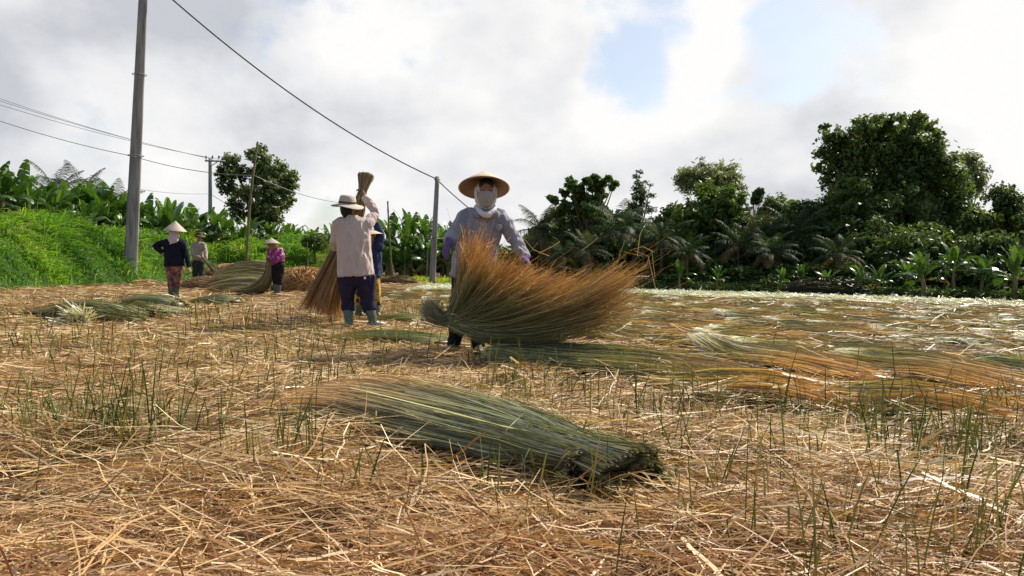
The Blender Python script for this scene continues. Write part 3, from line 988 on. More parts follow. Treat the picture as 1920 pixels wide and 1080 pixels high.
# ------------------------------------------------------------------ plants
def banana_geo(h, nleaf, ll, seed, upright=0.5):
    r = np.random.default_rng(seed)
    leaves, top = [], A([0, 0, h])
    for q in range(nleaf):
        az = q * 2.4 + r.normal(0, .3)
        age = q / max(nleaf - 1, 1)
        el = np.interp(age, [0, .45, 1], [rad(86), rad(66), rad(18)]) * (0.75 + .5 * upright) + r.normal(0, .12)
        el = min(el, rad(88))
        L_ = ll * r.uniform(.8, 1.1) * (1.0 if age > .15 else .85)
        wmax = L_ * r.uniform(.115, .155)
        K = 13
        d = A([math.cos(az), math.sin(az), 0])
        p = top - A([0, 0, .25 * age]) + d * .05
        e = el
        P = [p.copy()]
        for k in range(K - 1):
            e -= (0.03 + 0.13 * age * (k / K) * 1.9 + .01 * k * (1 - upright))
            p = p + (d * math.cos(e) + A([0, 0, math.sin(e)])) * L_ / (K - 1)
            P.append(p.copy())
        P = A(P)
        sd_ = A([-math.sin(az), math.cos(az), 0])
        sd_ = unit(sd_ + A([0, 0, r.normal(0, .25)]))
        tg = unit(np.gradient(P, axis=0))
        nm = unit(np.cross(tg, sd_))
        nm = nm * np.sign(nm[:, 2:3] + 1e-6)
        t = np.linspace(0, 1, K)
        wd = wmax * np.clip(np.sin(np.pi * np.clip((t - .12) / .9, 0, 1)) ** .55, 0, 1)
        young = q < 1
        base = ramp([(0, (.13, .25, .035)), (.1, (.065, .145, .02)), (.5, (.05, .115, .018)), (1, (.042, .095, .017))], A([age]))[0] * r.uniform(.8, 1.2)
        if age > .85 and r.uniform() < .5:
            base = A([.2, .15, .05]) * r.uniform(.7, 1.1)
        fold = .25 if not young else .7
        for sgn in (-1, 1):
            k = 1
            while k < K - 1:
                run_ = r.integers(1, 3) if not young else K
                k2 = min(k + run_, K - 1)
                dr = r.uniform(.0, .75) * (0.35 + age) if not young else .0
                gap = .12 if not young else 0
                rows_ = []
                for kk in range(k, k2 + 1):
                    f_ = kk
                    pos = P[f_]
                    t_off = tg[f_] * (L_ / K) * (gap if kk == k else (-gap if kk == k2 else 0))
                    m_ = pos + sd_ * sgn * wd[f_] * .55 + nm[f_] * wd[f_] * (fold * .5 - dr * .25) + t_off * .6
                    e_ = pos + sd_ * sgn * wd[f_] * (1.0 - dr * .25) + nm[f_] * wd[f_] * (fold - dr * 1.1) - A([0, 0, dr * wd[f_] * .4]) + t_off
                    rows_.append((pos, m_, e_))
                rows_ = A(rows_)
                n_ = len(rows_)
                V_ = rows_.reshape(-1, 3)
                i = (np.arange(n_ - 1)[:, None] * 3 + np.arange(2)[None]).ravel()
                leaves.append((V_, np.stack([i, i + 1, i + 4, i + 3], -1), np.broadcast_to(base * r.uniform(.9, 1.12), (len(V_), 3))))
                k = k2
        w_ = np.linspace(.035, .01, K)[None] * L_ / 1.8
        leaves.append(strips(P[None], w_, np.broadcast_to(A([.18, .24, .07]), (1, K, 3)), sd_[None, None]))
        leaves.append(strips(P[None], w_, np.broadcast_to(A([.18, .24, .07]), (1, K, 3)), nm[None]))
    stem = tube([(0, 0, -.1), (0, 0, h * .3), (r.normal(0, .03), r.normal(0, .03), h * .7), (0, 0, h + .02)], [.12, .10, .085, .055], 8, sub=2)
    return cat(leaves), stem


BAN = []


def banana_proto(h, nl, ll, seed, up_):
    lv, st = banana_geo(h, nl, ll, seed, up_)
    BAN.append((lv, st, []))


for a_ in ((1.5, 13, 1.45, 1, .75), (1.1, 12, 1.35, 2, 1.0), (1.8, 14, 1.6, 3, .6), (1.3, 12, 1.3, 4, .9), (.9, 10, 1.1, 5, .7)):
    banana_proto(*a_)


def banana(k, loc, rz, sc, label, group):
    lv, st, have = BAN[k]
    if not have:
        t_ = thing('banana_plant', label, 'banana plant', loc, group)
        mk('pseudostem', st[0], st[1], M['stem'], parent=t_, smooth=True)
        mk('leaves', lv[0], lv[1], M['banana'], lv[2], parent=t_)
        have.append(t_)
    else:
        t_ = copy_tree(have[0])
        t_.location = tuple(float(x) for x in loc)
        tag(t_, label, 'banana plant', group)
    t_.rotation_euler = (R.normal(0, .06), R.normal(0, .06), rz)
    t_.scale = (sc, sc, sc * R.uniform(.92, 1.08))
    return t_


def palm_geo(h, nf, fl, seed, lean=(0, 0), col=(.045, .075, .018)):
    r = np.random.default_rng(seed)
    parts = []
    top = A([lean[0], lean[1], h])
    for q in range(nf):
        az = q * 2.4 + r.normal(0, .25)
        age = q / (nf - 1)
        e = np.interp(age, [0, .4, 1], [rad(82), rad(48), rad(-8)]) + r.normal(0, .1)
        K = 16
        d = A([math.cos(az), math.sin(az), 0])
        sd_ = A([-math.sin(az), math.cos(az), 0])
        p = top.copy()
        P = [p.copy()]
        L_ = fl * r.uniform(.85, 1.1)
        for k in range(K - 1):
            e -= .035 + .06 * k / K + .035 * age
            p = p + (d * math.cos(e) + A([0, 0, math.sin(e)])) * L_ / (K - 1)
            P.append(p.copy())
        P = A(P)
        c = A(col) * r.uniform(.75, 1.3)
        if age > .85:
            c = A([.16, .11, .05]) * r.uniform(.7, 1.1)
        parts.append(strips(P[None], (np.linspace(.06, .012, K) * fl / 2.5)[None], np.broadcast_to(c * 1.4 + .01, (1, K, 3)), sd_[None, None]))
        tg = unit(np.gradient(P, axis=0))
        m = 34
        tq = np.linspace(.1, .99, m)
        pp = np.stack([np.interp(tq, np.linspace(0, 1, K), P[:, k]) for k in range(3)], -1)
        tt_ = np.stack([np.interp(tq, np.linspace(0, 1, K), tg[:, k]) for k in range(3)], -1)
        for sgn in (-1, 1):
            ln_ = fl * .22 * np.sin(np.pi * np.clip(tq * .85 + .12, 0, 1)) ** .7 * r.uniform(.85, 1.15, m)
            dv = unit(sd_ * sgn + tt_ * .65 + A([0, 0, -.25]) + r.normal(0, .1, (m, 3)))
            Q = np.stack([pp, pp + dv * ln_[:, None] * .55, pp + dv * ln_[:, None] - A([0, 0, 1]) * ln_[:, None] * .35], 1)
            parts.append(strips(Q, (A([.03, .035, .008]) * fl / 2.5)[None], np.broadcast_to(c * r.uniform(.85, 1.15, (m, 1, 1)), (m, 3, 3)), unit(np.cross(dv, tt_))[:, None]))
    tr = tube([(0, 0, -.1), (lean[0] * .2, lean[1] * .2, h * .3), (lean[0] * .55, lean[1] * .55, h * .65), tuple(top)], [.17, .12, .10, .11], 8, sub=3)
    return cat(parts), tr


PALM = {}


def palm(key, args, loc, rz, sc, label, group, name='coconut_palm'):
    if key not in PALM:
        lv, st = palm_geo(*args)
        t_ = thing(name, label, 'palm', loc, group)
        mk('trunk', st[0], st[1], M['bark'], parent=t_, smooth=True)
        mk('crown', lv[0], lv[1], M['palm'], lv[2], parent=t_)
        PALM[key] = t_
    else:
        t_ = copy_tree(PALM[key])
        t_.location = tuple(float(x) for x in loc)
        tag(t_, label, 'palm', group)
    t_.rotation_euler = (0, 0, rz)
    t_.scale = (sc, sc, sc)
    return t_


def crown_geo(clumps, nleaf, L_, pal, seed, aspect=.55, upb=.5, shell=.45):
    """leaf-sized faces through the volume of many clumps"""
    r = np.random.default_rng(seed)
    parts = []
    vol = A([c[1][0] * c[1][1] * c[1][2] for c in clumps]) ** .7
    cnt = np.maximum((vol / vol.sum() * nleaf).astype(int), 4)
    for (c, rd), m in zip(clumps, cnt):
        d = unit(r.normal(size=(m, 3)))
        q = (shell + (1 - shell) * r.uniform(0, 1, m)) * np.where(r.uniform(size=m) < .12, r.uniform(1.0, 1.35, m), 1.0)
        # sub-clumping: pull leaves to a few twigs
        tw = unit(r.normal(size=(10, 3)))
        near = tw[np.argmax(d @ tw.T, 1)]
        d = unit(d * .62 + near * .38)
        P = A(c) + d * q[:, None] * A(rd)
        nm = unit(d * .5 + A([0, 0, upb]) + r.normal(0, .55, (m, 3)))
        t_ = unit(np.cross(nm, r.normal(size=(m, 3))))
        t_ = unit(t_ + A([0, 0, -.35]))
        s_ = unit(np.cross(nm, t_))
        l_ = L_ * r.uniform(.65, 1.3, (m, 1))
        a_ = aspect * r.uniform(.8, 1.2, (m, 1))
        V_ = np.stack([P - t_ * l_ * .5, P + s_ * l_ * a_ * .5 + nm * l_ * .08, P + t_ * l_ * .5, P - s_ * l_ * a_ * .5 + nm * l_ * .08], 1)
        cc_ = A(pal)[r.integers(0, len(pal), m)] * r.uniform(.8, 1.22, (m, 1)) * r.uniform(.78, 1.25)
        parts.append((V_.reshape(-1, 3), np.arange(m * 4).reshape(-1, 4), np.repeat(cc_, 4, axis=0)))
    return cat(parts)


def auto_clumps(c, rd, m, cr, seed, flat=.8, lo=-.5):
    r = np.random.default_rng(seed)
    out = []
    while len(out) < m:
        d = unit(r.normal(size=3))
        if d[2] < lo:
            continue
        q = r.uniform(.25, 1.0) ** .5
        k = cr * r.uniform(.7, 1.35)
        out.append((A(c) + d * q * A(rd), (k, k, k * flat)))
    return out


def tree(name, label, cat_, base, trunk_h, trunk_r, clumps, nleaf, L_, pal, seed, group=None, aspect=.55, limbs=9, upb=.5, shell=.45):
    r = np.random.default_rng(seed + 100)
    t_ = thing(name, label, cat_, base, group)
    parts = [tube([(0, 0, -.2), (r.normal(0, .05), r.normal(0, .05), trunk_h * .5), (r.normal(0, .1), r.normal(0, .1), trunk_h)], [trunk_r * 1.2, trunk_r * .9, trunk_r * .6], 8, sub=3)]
    idx = r.permutation(len(clumps))[:limbs]
    for k in idx:
        c = A(clumps[k][0])
        s_ = A([0, 0, trunk_h * r.uniform(.55, .98)])
        mid = s_ * .5 + c * .5 + A([0, 0, -.1 * np.linalg.norm(c - s_)])
        parts.append(tube([s_, mid, c], [trunk_r * .42, trunk_r * .28, trunk_r * .1], 6, sub=3))
    v_, f_, _ = cat(parts)
    mk('trunk', v_, f_, M['bark'], parent=t_, smooth=True)
    g_ = crown_geo(clumps, nleaf, L_, pal, seed, aspect, upb, shell)
    mk('crown', g_[0], g_[1], M['leaf'], g_[2], parent=t_)
    return t_


DK = [(.055, .09, .026), (.068, .108, .028), (.044, .075, .024), (.08, .12, .03)]
MD = [(.075, .125, .026), (.09, .145, .028), (.06, .105, .024), (.11, .165, .036)]
LT = [(.12, .18, .045), (.15, .21, .05), (.10, .155, .04), (.18, .23, .07)]
PALE = [(.17, .21, .09), (.21, .24, .115), (.13, .18, .065), (.24, .26, .14)]


def at_px(px, py, d):
    return PT(px, py, d)


def px_tree(name, label, cat_, px, top, wpx, bot, d, m, cr, nleaf, L_, pal, seed, trunk_r=.16, flat=.8, group=None, aspect=.55, depth=.8, shell=.45, lo=-.6):
    """crown spanning picture rows top..bot and wpx columns at distance d"""
    base = GX(px, d)
    zt, zb = PT(px, top, d)[2], max(PT(px, bot, d)[2], .3)
    rx = wpx / F * d / 2
    c = A([0, 0, (zt + zb) / 2])
    rd = A([max(rx - cr * .7, .1), max(rx * depth - cr * .7, .1), max((zt - zb) / 2 - cr * .6, .1)])
    cl = auto_clumps(c, rd, m, cr, seed, flat, lo)
    return tree(name, label, cat_, base, (zt + zb) / 2, trunk_r, cl, nleaf, L_, pal, seed, group, aspect, shell=shell)


# the lone round tree behind the bank on the left
b_ = GX(487, 55)
def rel(px, py, d, dy=0):
    p = PT(px, py, d + dy)
    return p - GX(487, 55)
cl = []
for (px, py, rp) in ((432, 300, 20), (445, 325, 22), (420, 330, 18), (425, 352, 18), (450, 360, 22), (440, 385, 20), (478, 290, 18), (492, 300, 20), (500, 322, 26), (520, 318, 22), (535, 335, 22), (545, 345, 18), (480, 330, 22),
                     (500, 350, 26), (530, 360, 22), (550, 330, 14), (472, 365, 24), (505, 380, 24), (530, 385, 18), (480, 400, 26), (450, 405, 20), (510, 405, 24), (415, 318, 12), (490, 280, 12), (545, 375, 12), (495, 425, 24)):
    k = rp / F * 55
    cl.append((rel(px, py, 55, R.normal(0, 1.3)), (k, k, k * .85)))
tree('round_tree', 'lone round tree standing behind the bananas on the left bank', 'tree', b_, 5.0, .3, cl, 20000, .25, [(.095, .14, .05), (.11, .155, .055), (.085, .125, .05), (.135, .175, .062)], 5, shell=.08)

# bananas along the crest of the bank
BG = 'banana plants along the top of the bank'
BLB = 'banana plant with broad tattered leaves on top of the grassy bank'
xs = []
px = -60
while px < 640:
    xs.append(px)
    px += R.uniform(13, 20)
for i, px in enumerate(xs):
    q = np.interp(px, [-150, 0, 243, 400, 520, 620, 700], [18.0, 24.4, 30.5, 33.2, 35.6, 38, 40])
    d = q + R.uniform(-.4, 2.4) + (1.0 if px > 230 else .2)
    zb = np.interp(px, [-150, 0, 243, 400, 520, 620, 660], [1.95, 1.85, 1.45, 1.4, 1.35, 1.1, .3])
    topy = np.interp(px, [-60, 20, 60, 100, 200, 240, 320, 400, 450, 520, 620], [300, 290, 325, 330, 335, 350, 360, 392, 415, 420, 408]) + R.normal(6, 9)
    zt = PT(px, topy, d)[2]
    k = int(R.integers(0, 4))
    zb -= np.interp(px, [-60, 400, 560, 640], [1.1, 1.0, .7, .1])
    hh = [2.85, 2.4, 3.3, 2.55][k]
    sc = np.clip((zt - zb) / hh, .5, 1.4)
    banana(k, GX(px, d, zb - .05), R.uniform(0, 6.28), sc, BLB, BG)
# a second, lower rank nearer the slope so the stems are hidden
for px in np.arange(-40, 640, 22):
    d = np.interp(px, [-150, 0, 243, 400, 520, 620, 700], [17.5, 23.9, 31.2, 34.6, 37.2, 39.5, 42]) + R.uniform(-.3, .3)
    zb = np.interp(px, [-150, 0, 243, 400, 520, 620, 660], [1.95, 1.85, 1.45, 1.4, 1.35, 1.1, .3])
    banana(4, GX(px + R.normal(0, 7), d, zb - .15), R.uniform(0, 6.28), R.uniform(.75, 1.05) * np.interp(px, [0, 400, 620], [1, .95, .85]), 'low banana sucker at the front of the bananas on the bank', 'low banana suckers on the bank')
# clump in the middle, behind the second concrete post
for (px, top, d, k) in ((770, 388, 37, 1), (735, 405, 38, 0), (800, 402, 38, 0), (850, 410, 37.5, 3), (750, 425, 36, 3), (790, 430, 36, 2), (830, 425, 36, 1), (865, 430, 36.5, 0), (715, 430, 38, 2), (880, 440, 37, 2), (905, 440, 38, 0)):
    zt = PT(px, top, d)[2]
    sc = zt / [2.85, 2.4, 3.3, 2.55][k]
    lb = 'banana plant in the clump behind the second concrete post'
    if top == 388:
        lb = 'tallest banana plant of the middle clump, with one upright new leaf'
    banana(k, GX(px, d), R.uniform(0, 6.28), sc, lb, None if top == 388 else 'banana clump in the middle')
for px in (725, 760, 800, 840, 880):
    banana(4, GX(px, 35.4), R.uniform(0, 6.28), R.uniform(.9, 1.2), 'banana sucker at the foot of the middle clump', 'banana suckers in the middle clump')
px_tree('shrub', 'round leafy shrub on the bank left of the raised sheaf', 'shrub', 590, 438, 70, 470, 33, 8, .4, 1500, .14, MD, 77, .05)

# palms showing over the bananas on the left
for (px, top, d, s_) in ((100, 318, 46, 1.0), (155, 322, 48, 1.05), (215, 345, 50, .95)):
    zt = PT(px, top, d)[2]
    palm('far', (3.6, 17, 2.6, 8, (.1, 0), (.05, .075, .025)), GX(px, d, zt - 5.3 * s_), R.uniform(0, 6), s_, 'coconut palm showing over the bananas on the left', 'coconut palms behind the bank')

# ---- the dark wood on the right
TG = 'trees along the far edge of the field'
palm('a', (3.0, 16, 2.4, 12, (-.15, 0), (.055, .065, .03)), GX(1018, 30), .6, PT(1018, 372, 30)[2] / 5.0, 'grey green coconut palm at the open left end of the dark wood', None)
palm('b', (3.2, 20, 2.6, 13, (.1, .1), (.03, .055, .016)), GX(1160, 29), 0.3, PT(1160, 366, 29)[2] / 5.4, 'coconut palm between the wide leaved tree and the spire shaped tree', None)
PG = 'palms among the dark wood'
PL = 'dark coconut palm standing among the trees of the wood'
for (px, d, top, key) in ((1095, 27.5, 425, 'a'), (1240, 28, 392, 'b'), (1290, 27, 430, 'b'), (1385, 28, 405, 'b'), (1412, 29, 385, 'a'), (1485, 29, 378, 'b'), (1505, 31, 365, 'a'), (1445, 27, 425, 'b'), (1570, 26.5, 430, 'b'), (1060, 27.5, 440, 'b'), (1700, 25.8, 460, 'b')):
    palm(key, None, GX(px, d), R.uniform(0, 6.28), PT(px, top, d)[2] / (5.0 if key == 'a' else 5.4), PL, PG)

# wide leaved tree with clumps at its branch ends
d = 31
base = GX(1100, d)
cl = []
for (px, py, rp) in ((1070, 345, 12), (1085, 355, 15), (1060, 362, 10), (1100, 340, 9), (1115, 335, 11), (1118, 350, 14), (1130, 342, 11), (1140, 335, 7), (1152, 345, 7), (1090, 375, 18), (1115, 375, 16), (1060, 385, 13), (1040, 375, 8),
                     (1030, 370, 6), (1075, 395, 18), (1105, 395, 18), (1130, 365, 10), (1050, 400, 16), (1090, 415, 24), (1125, 410, 18), (1068, 336, 6), (1147, 352, 6), (1060, 430, 20)):
    k = rp / F * d
    cl.append((PT(px, py, d + R.normal(0, .5)) - base, (k, k, k * .8)))
tree('broad_leaved_tree', 'tree with big round leaves bunched at its branch ends', 'tree', base, 2.6, .13, cl, 3800, .25, MD, 41, aspect=.85, limbs=18, shell=.25)
# spire tree
d = 34
base = GX(1200, d)
cl = []
for (py, rp) in ((322, 5), (333, 8), (343, 11), (353, 14), (362, 17), (372, 20), (384, 22), (396, 24), (410, 26)):
    for q in range(5):
        k = rp / F * d * .5 + .05
        cl.append((PT(1200 + R.normal(0, rp * .75), py + R.normal(0, 3), d + R.normal(0, .2)) - base, (k, k, k * .6)))
tree('spire_tree', 'thin spire shaped tree rising over the palms of the wood', 'tree', base, 4.4, .1, cl, 3200, .13, DK, 42, aspect=.4, limbs=8, shell=.2)
# airy bamboo with a denser tree in front of it
px_tree('bamboo_clump', 'pale feathery bamboo crown rising behind the green tree', 'bamboo', 1325, 298, 165, 400, 34, 60, .4, 6000, .24, PALE, 43, .07, .9, aspect=.22, shell=.1, lo=-.3)
px_tree('dense_tree', 'bushy mid green tree in front of the feathery bamboo', 'tree', 1335, 338, 150, 480, 30, 34, .5, 6500, .22, MD, 44, .14)
px_tree('leafy_sapling', 'leaning sapling with a dark leafy tip right of the bamboo', 'tree', 1418, 342, 30, 400, 31, 9, .16, 420, .16, DK, 45, .04)
px_tree('light_tree', 'light green tree between the palms and the biggest tree', 'tree', 1465, 362, 100, 440, 33, 20, .45, 2600, .2, LT, 46, .1)
# the biggest tree
d = 32
base = GX(1680, d)
cl = []
for (px, py, rp) in ((1560, 255, 20), (1545, 290, 18), (1552, 330, 20), (1580, 270, 26), (1590, 310, 30), (1570, 350, 26), (1620, 240, 24), (1650, 232, 22), (1668, 235, 20), (1630, 280, 36), (1670, 290, 38), (1715, 228, 20), (1725, 218, 13), (1740, 240, 20),
                     (1700, 260, 30), (1745, 275, 24), (1770, 300, 24), (1755, 320, 32), (1790, 330, 22), (1800, 360, 26), (1710, 330, 40), (1650, 340, 42), (1600, 370, 36), (1560, 390, 30), (1540, 420, 28), (1690, 390, 42), (1740, 380, 40), (1780, 390, 32),
                     (1640, 410, 40), (1590, 430, 36), (1720, 430, 40), (1780, 430, 36), (1820, 400, 22), (1680, 450, 40), (1630, 460, 38), (1560, 455, 30), (1545, 240, 10), (1690, 222, 12), (1608, 228, 10), (1535, 315, 11), (1758, 255, 12)):
    k = rp / F * d * 1.18
    cl.append((PT(px, py, d + R.normal(0, .9)) - base, (k, k, k * .85)))
for (px, py) in ((1590, 285), (1640, 270), (1700, 285), (1745, 310), (1610, 340), (1670, 345), (1725, 350), (1770, 355), (1590, 390), (1650, 395), (1715, 400), (1760, 405), (1620, 440), (1700, 450)):
    k = 48 / F * d
    cl.append((PT(px, py, d + R.normal(.2, .4)) - base, (k, k, k)))
tree('big_tree', 'biggest tree of the wood, a tall broad dark crown above all others', 'tree', base, 3.4, .24, cl, 74000, .19, [(.09, .145, .036), (.11, .165, .04), (.078, .125, .034), (.14, .195, .05)], 47, limbs=8, shell=.05)
px_tree('airy_tree', 'thin crowned grey green tree showing behind the biggest tree on its right', 'tree', 1812, 275, 75, 400, 38, 30, .42, 3000, .2, PALE, 48, .1, aspect=.35, shell=.1)
px_tree('dark_tree', 'dark bushy tree at the right end of the wood', 'tree', 1885, 330, 90, 470, 29, 26, .42, 3600, .17, DK, 49, .13)
px_tree('dark_tree', 'lower dark tree between the biggest tree and the right end of the wood', 'tree', 1835, 385, 90, 500, 28, 22, .45, 3200, .18, MD, 50, .12)
px_tree('dark_tree', 'tree past the right edge of the wood, cut off by the view', 'tree', 1990, 360, 150, 500, 27, 26, .5, 3400, .2, DK, 51, .13)
px_tree('dark_tree', 'rounded dark tree filling the gap left of the biggest tree', 'tree', 1508, 368, 110, 500, 31, 24, .5, 4200, .18, DK, 52, .13)
px_tree('light_tree', 'yellowish green tree between the spire tree and the bamboo', 'tree', 1258, 372, 90, 490, 32, 20, .45, 3000, .18, MD, 53, .1)
px_tree('dark_tree', 'dark rounded tree low behind the wide leaved tree', 'tree', 1150, 388, 130, 500, 33, 24, .5, 4200, .18, DK, 54, .12)
px_tree('dark_tree', 'small dark tree at the open left end of the wood behind the grey palm', 'tree', 1045, 408, 90, 510, 32, 18, .42, 2600, .17, DK, 55, .1)
px_tree('dark_tree', 'dense tree in front of the trunk of the biggest tree', 'tree', 1610, 400, 180, 530, 29, 34, .5, 6000, .18, DK, 56, .12)
px_tree('dark_tree', 'dense tree before the right side of the biggest tree', 'tree', 1745, 405, 170, 530, 29, 32, .5, 5600, .18, MD, 57, .12)
px_tree('dark_tree', 'dark tree between the bamboo and the biggest tree, behind the palms', 'tree', 1425, 388, 130, 520, 31, 24, .5, 4200, .18, DK, 58, .12)
# undergrowth: bushes shoulder to shoulder
BU = 'dark bushes under the trees of the wood'
bush = []
for q in range(4):
    c_ = auto_clumps((0, 0, 1.1), (1.0, .7, .9), 14, .5, 60 + q, .8, -.8)
    bush.append((crown_geo(c_, 1900, .2, DK if q != 2 else MD, 60 + q, .5, .4, .3), []))
for i, px in enumerate(list(np.arange(985, 2120, 30)) + list(np.arange(1000, 2120, 45))):
    back = i >= 38
    d = np.interp(px, [960, 1200, 1560, 1920, 2120], [28.6, 27.6, 26.3, 23.2, 21.5]) + (R.uniform(1.5, 3) if back else R.uniform(-.2, .9))
    topy = R.uniform(405, 440) if back else R.uniform(470, 510)
    sc = PT(px, topy, d)[2] / 2.45
    k = int(R.integers(0, 4))
    geo, have = bush[k]
    lb, gp = ('tall dark bush filling the back of the wood', BU + ', tall rank') if back else ('low dark bush along the front of the wood', BU)
    if not have:
        o = mk('bush', geo[0], geo[1], M['leaf'], geo[2])
        have.append(o)
    else:
        o = have[0].copy()
        COL.objects.link(o)
    o.location = tuple(GX(px + R.normal(0, 6), d))
    o.rotation_euler = (0, 0, R.uniform(0, 6.28))
    o.scale = (R.uniform(.9, 1.2) * max(sc, .7), R.uniform(.8, 1.1) * max(sc, .7), sc)
    tag(o, lb, 'bush', gp)
for px in list(np.arange(690, 985, 24)):
    geo, have = bush[int(R.integers(0, 4))]
    o = have[0].copy()
    COL.objects.link(o)
    o.location = tuple(GX(px + R.normal(0, 5), 40.5 + R.uniform(-.5, 1)))
    sc = PT(px, R.uniform(440, 458), 40.5)[2] / 2.45
    o.scale = (1.2, 1.0, sc)
    o.rotation_euler = (0, 0, R.uniform(0, 6.28))
    tag(o, 'dark bush behind the banana clump in the middle', 'bush', 'bushes behind the middle banana clump')
# banana plants at the foot of the wood
for (px, top, k, s_off, lb) in ((1275, 468, 0, 0, 'glossy banana plant nearest the flying sheaf at the foot of the wood'), (1345, 490, 3, .3, 'banana plant with one long yellowish leaf at the foot of the wood'), (1462, 490, 1, .2, 'small banana plant with an upright leaf before the darkest trees'),
                             (1555, 498, 4, 0, 'short banana plant with a withered leaf by the earth mound'), (1615, 492, 1, 0, None), (1650, 488, 4, .4, None), (1735, 455, 1, 0, 'banana plant with a bright yellow green new leaf at the foot of the wood'),
                             (1790, 455, 2, .3, 'tallest banana plant at the foot of the wood, leaves glinting white'), (1840, 480, 0, .5, None), (1905, 462, 1, .2, 'banana plant with a pale new leaf at the right edge of the view'), (1700, 490, 0, .8, None), (1500, 500, 0, .9, None), (1965, 470, 2, 0, None)):
    d = np.interp(px, [960, 1200, 1560, 1920, 2120], [28.0, 26.9, 25.3, 22.4, 21]) - .5 + s_off
    zt = PT(px, top, d)[2]
    banana(k, GX(px, d), R.uniform(0, 6.28), zt / [2.85, 2.4, 3.3, 2.55, 1.9][k] * R.uniform(.82, 1.12), lb or 'plain banana plant at the foot of the dark wood', None if lb else 'banana plants at the foot of the wood')
# far mass of foliage closing the view under the crowns
n = 26000
x = R.uniform(-1.5, 34, n)
y = np.interp(x, [-1, 5, 16, 34], [37, 35.5, 34, 30]) + R.uniform(0, 6, n)
hmax = 3.1 + .5 * wob(x, y * .3, 81, 1.1) + .25 * wob(x, y, 82, 3) - np.clip(1.5 - x, 0, 2) * .8
z = R.uniform(0, 1, n) * hmax
P = np.stack([x, y, z], -1)
nm = unit(R.normal(size=(n, 3)) + A([0, -.4, .6]))
t_ = unit(np.cross(nm, R.normal(size=(n, 3))))
s_ = np.cross(nm, t_)
l_ = R.uniform(.16, .42, (n, 1))
V = np.stack([P - t_ * l_, P + s_ * l_ * .5, P + t_ * l_, P - s_ * l_ * .5], 1).reshape(-1, 3)
cc = A(DK)[R.integers(0, 4, n)] * R.uniform(.7, 1.2, (n, 1))
o = mk('woods', V, np.arange(n * 4).reshape(-1, 4), M['leaf'], np.repeat(cc, 4, axis=0))
tag(o, 'solid mass of dark foliage filling the depth of the wood', 'woods', kind='stuff')
# undergrowth and earth at the foot of the wood
n = 9000
px_ = R.uniform(960, 2100, n)
d_ = np.interp(px_, [960, 1200, 1560, 1920, 2120], [27.9, 26.9, 25.3, 22.3, 21]) + R.uniform(-.3, 1.2, n)
P = np.stack([(px_ - 960) / F * d_, d_, np.zeros(n)], -1)
g_ = blades(P, R.uniform(.15, .6, n), R.uniform(.02, .05, n), A(DK)[R.integers(0, 4, n)] * 1.3, .6)
o = mk('undergrowth', g_[0], g_[1], M['leaf'], g_[2])
tag(o, 'dark weedy undergrowth along the foot of the wood', 'undergrowth', kind='stuff')
heap('earth_mound', 'low dark mound of earth before the trees on the far side', GX(1548, 24.6), 1.35, .6, .55, 500, [(.035, .035, .018), (.045, .04, .02), (.03, .035, .016)], w=.04, cat_='mound', mat='leaf')

# scraps of white plastic at the field edge
def scrap(px, d, s_, lb):
    r = np.random.default_rng(int(px))
    k = 9
    gxs = np.linspace(-1, 1, k)
    XX, YY = np.meshgrid(gxs, gxs)
    ZZ = .55 * np.clip(1 - XX ** 2 - YY ** 2 * .7, 0, 1) + r.normal(0, .13, XX.shape)
    V_ = np.stack([XX * s_, YY * s_ * .6, np.maximum(ZZ * s_, 0) + .03], -1).reshape(-1, 3)
    i = (np.arange(k - 1)[:, None] * k + np.arange(k - 1)[None]).ravel()
    o = mk('plastic_scrap', V_, np.stack([i, i + 1, i + k + 1, i + k], -1), M['plastic'], loc=tuple(GX(px, d)))
    so_ = o.modifiers.new('thickness', 'SOLIDIFY')
    so_.thickness = .006
    tag(o, lb, 'scrap')
scrap(1282, 26.0, .15, 'small white plastic scrap at the field edge near the flying sheaf')
scrap(1678, 23.6, .2, 'larger crumpled white plastic scrap at the field edge under the big tree')
scrap(1722, 23.3, .12, 'small white plastic scrap right of the larger one at the field edge')

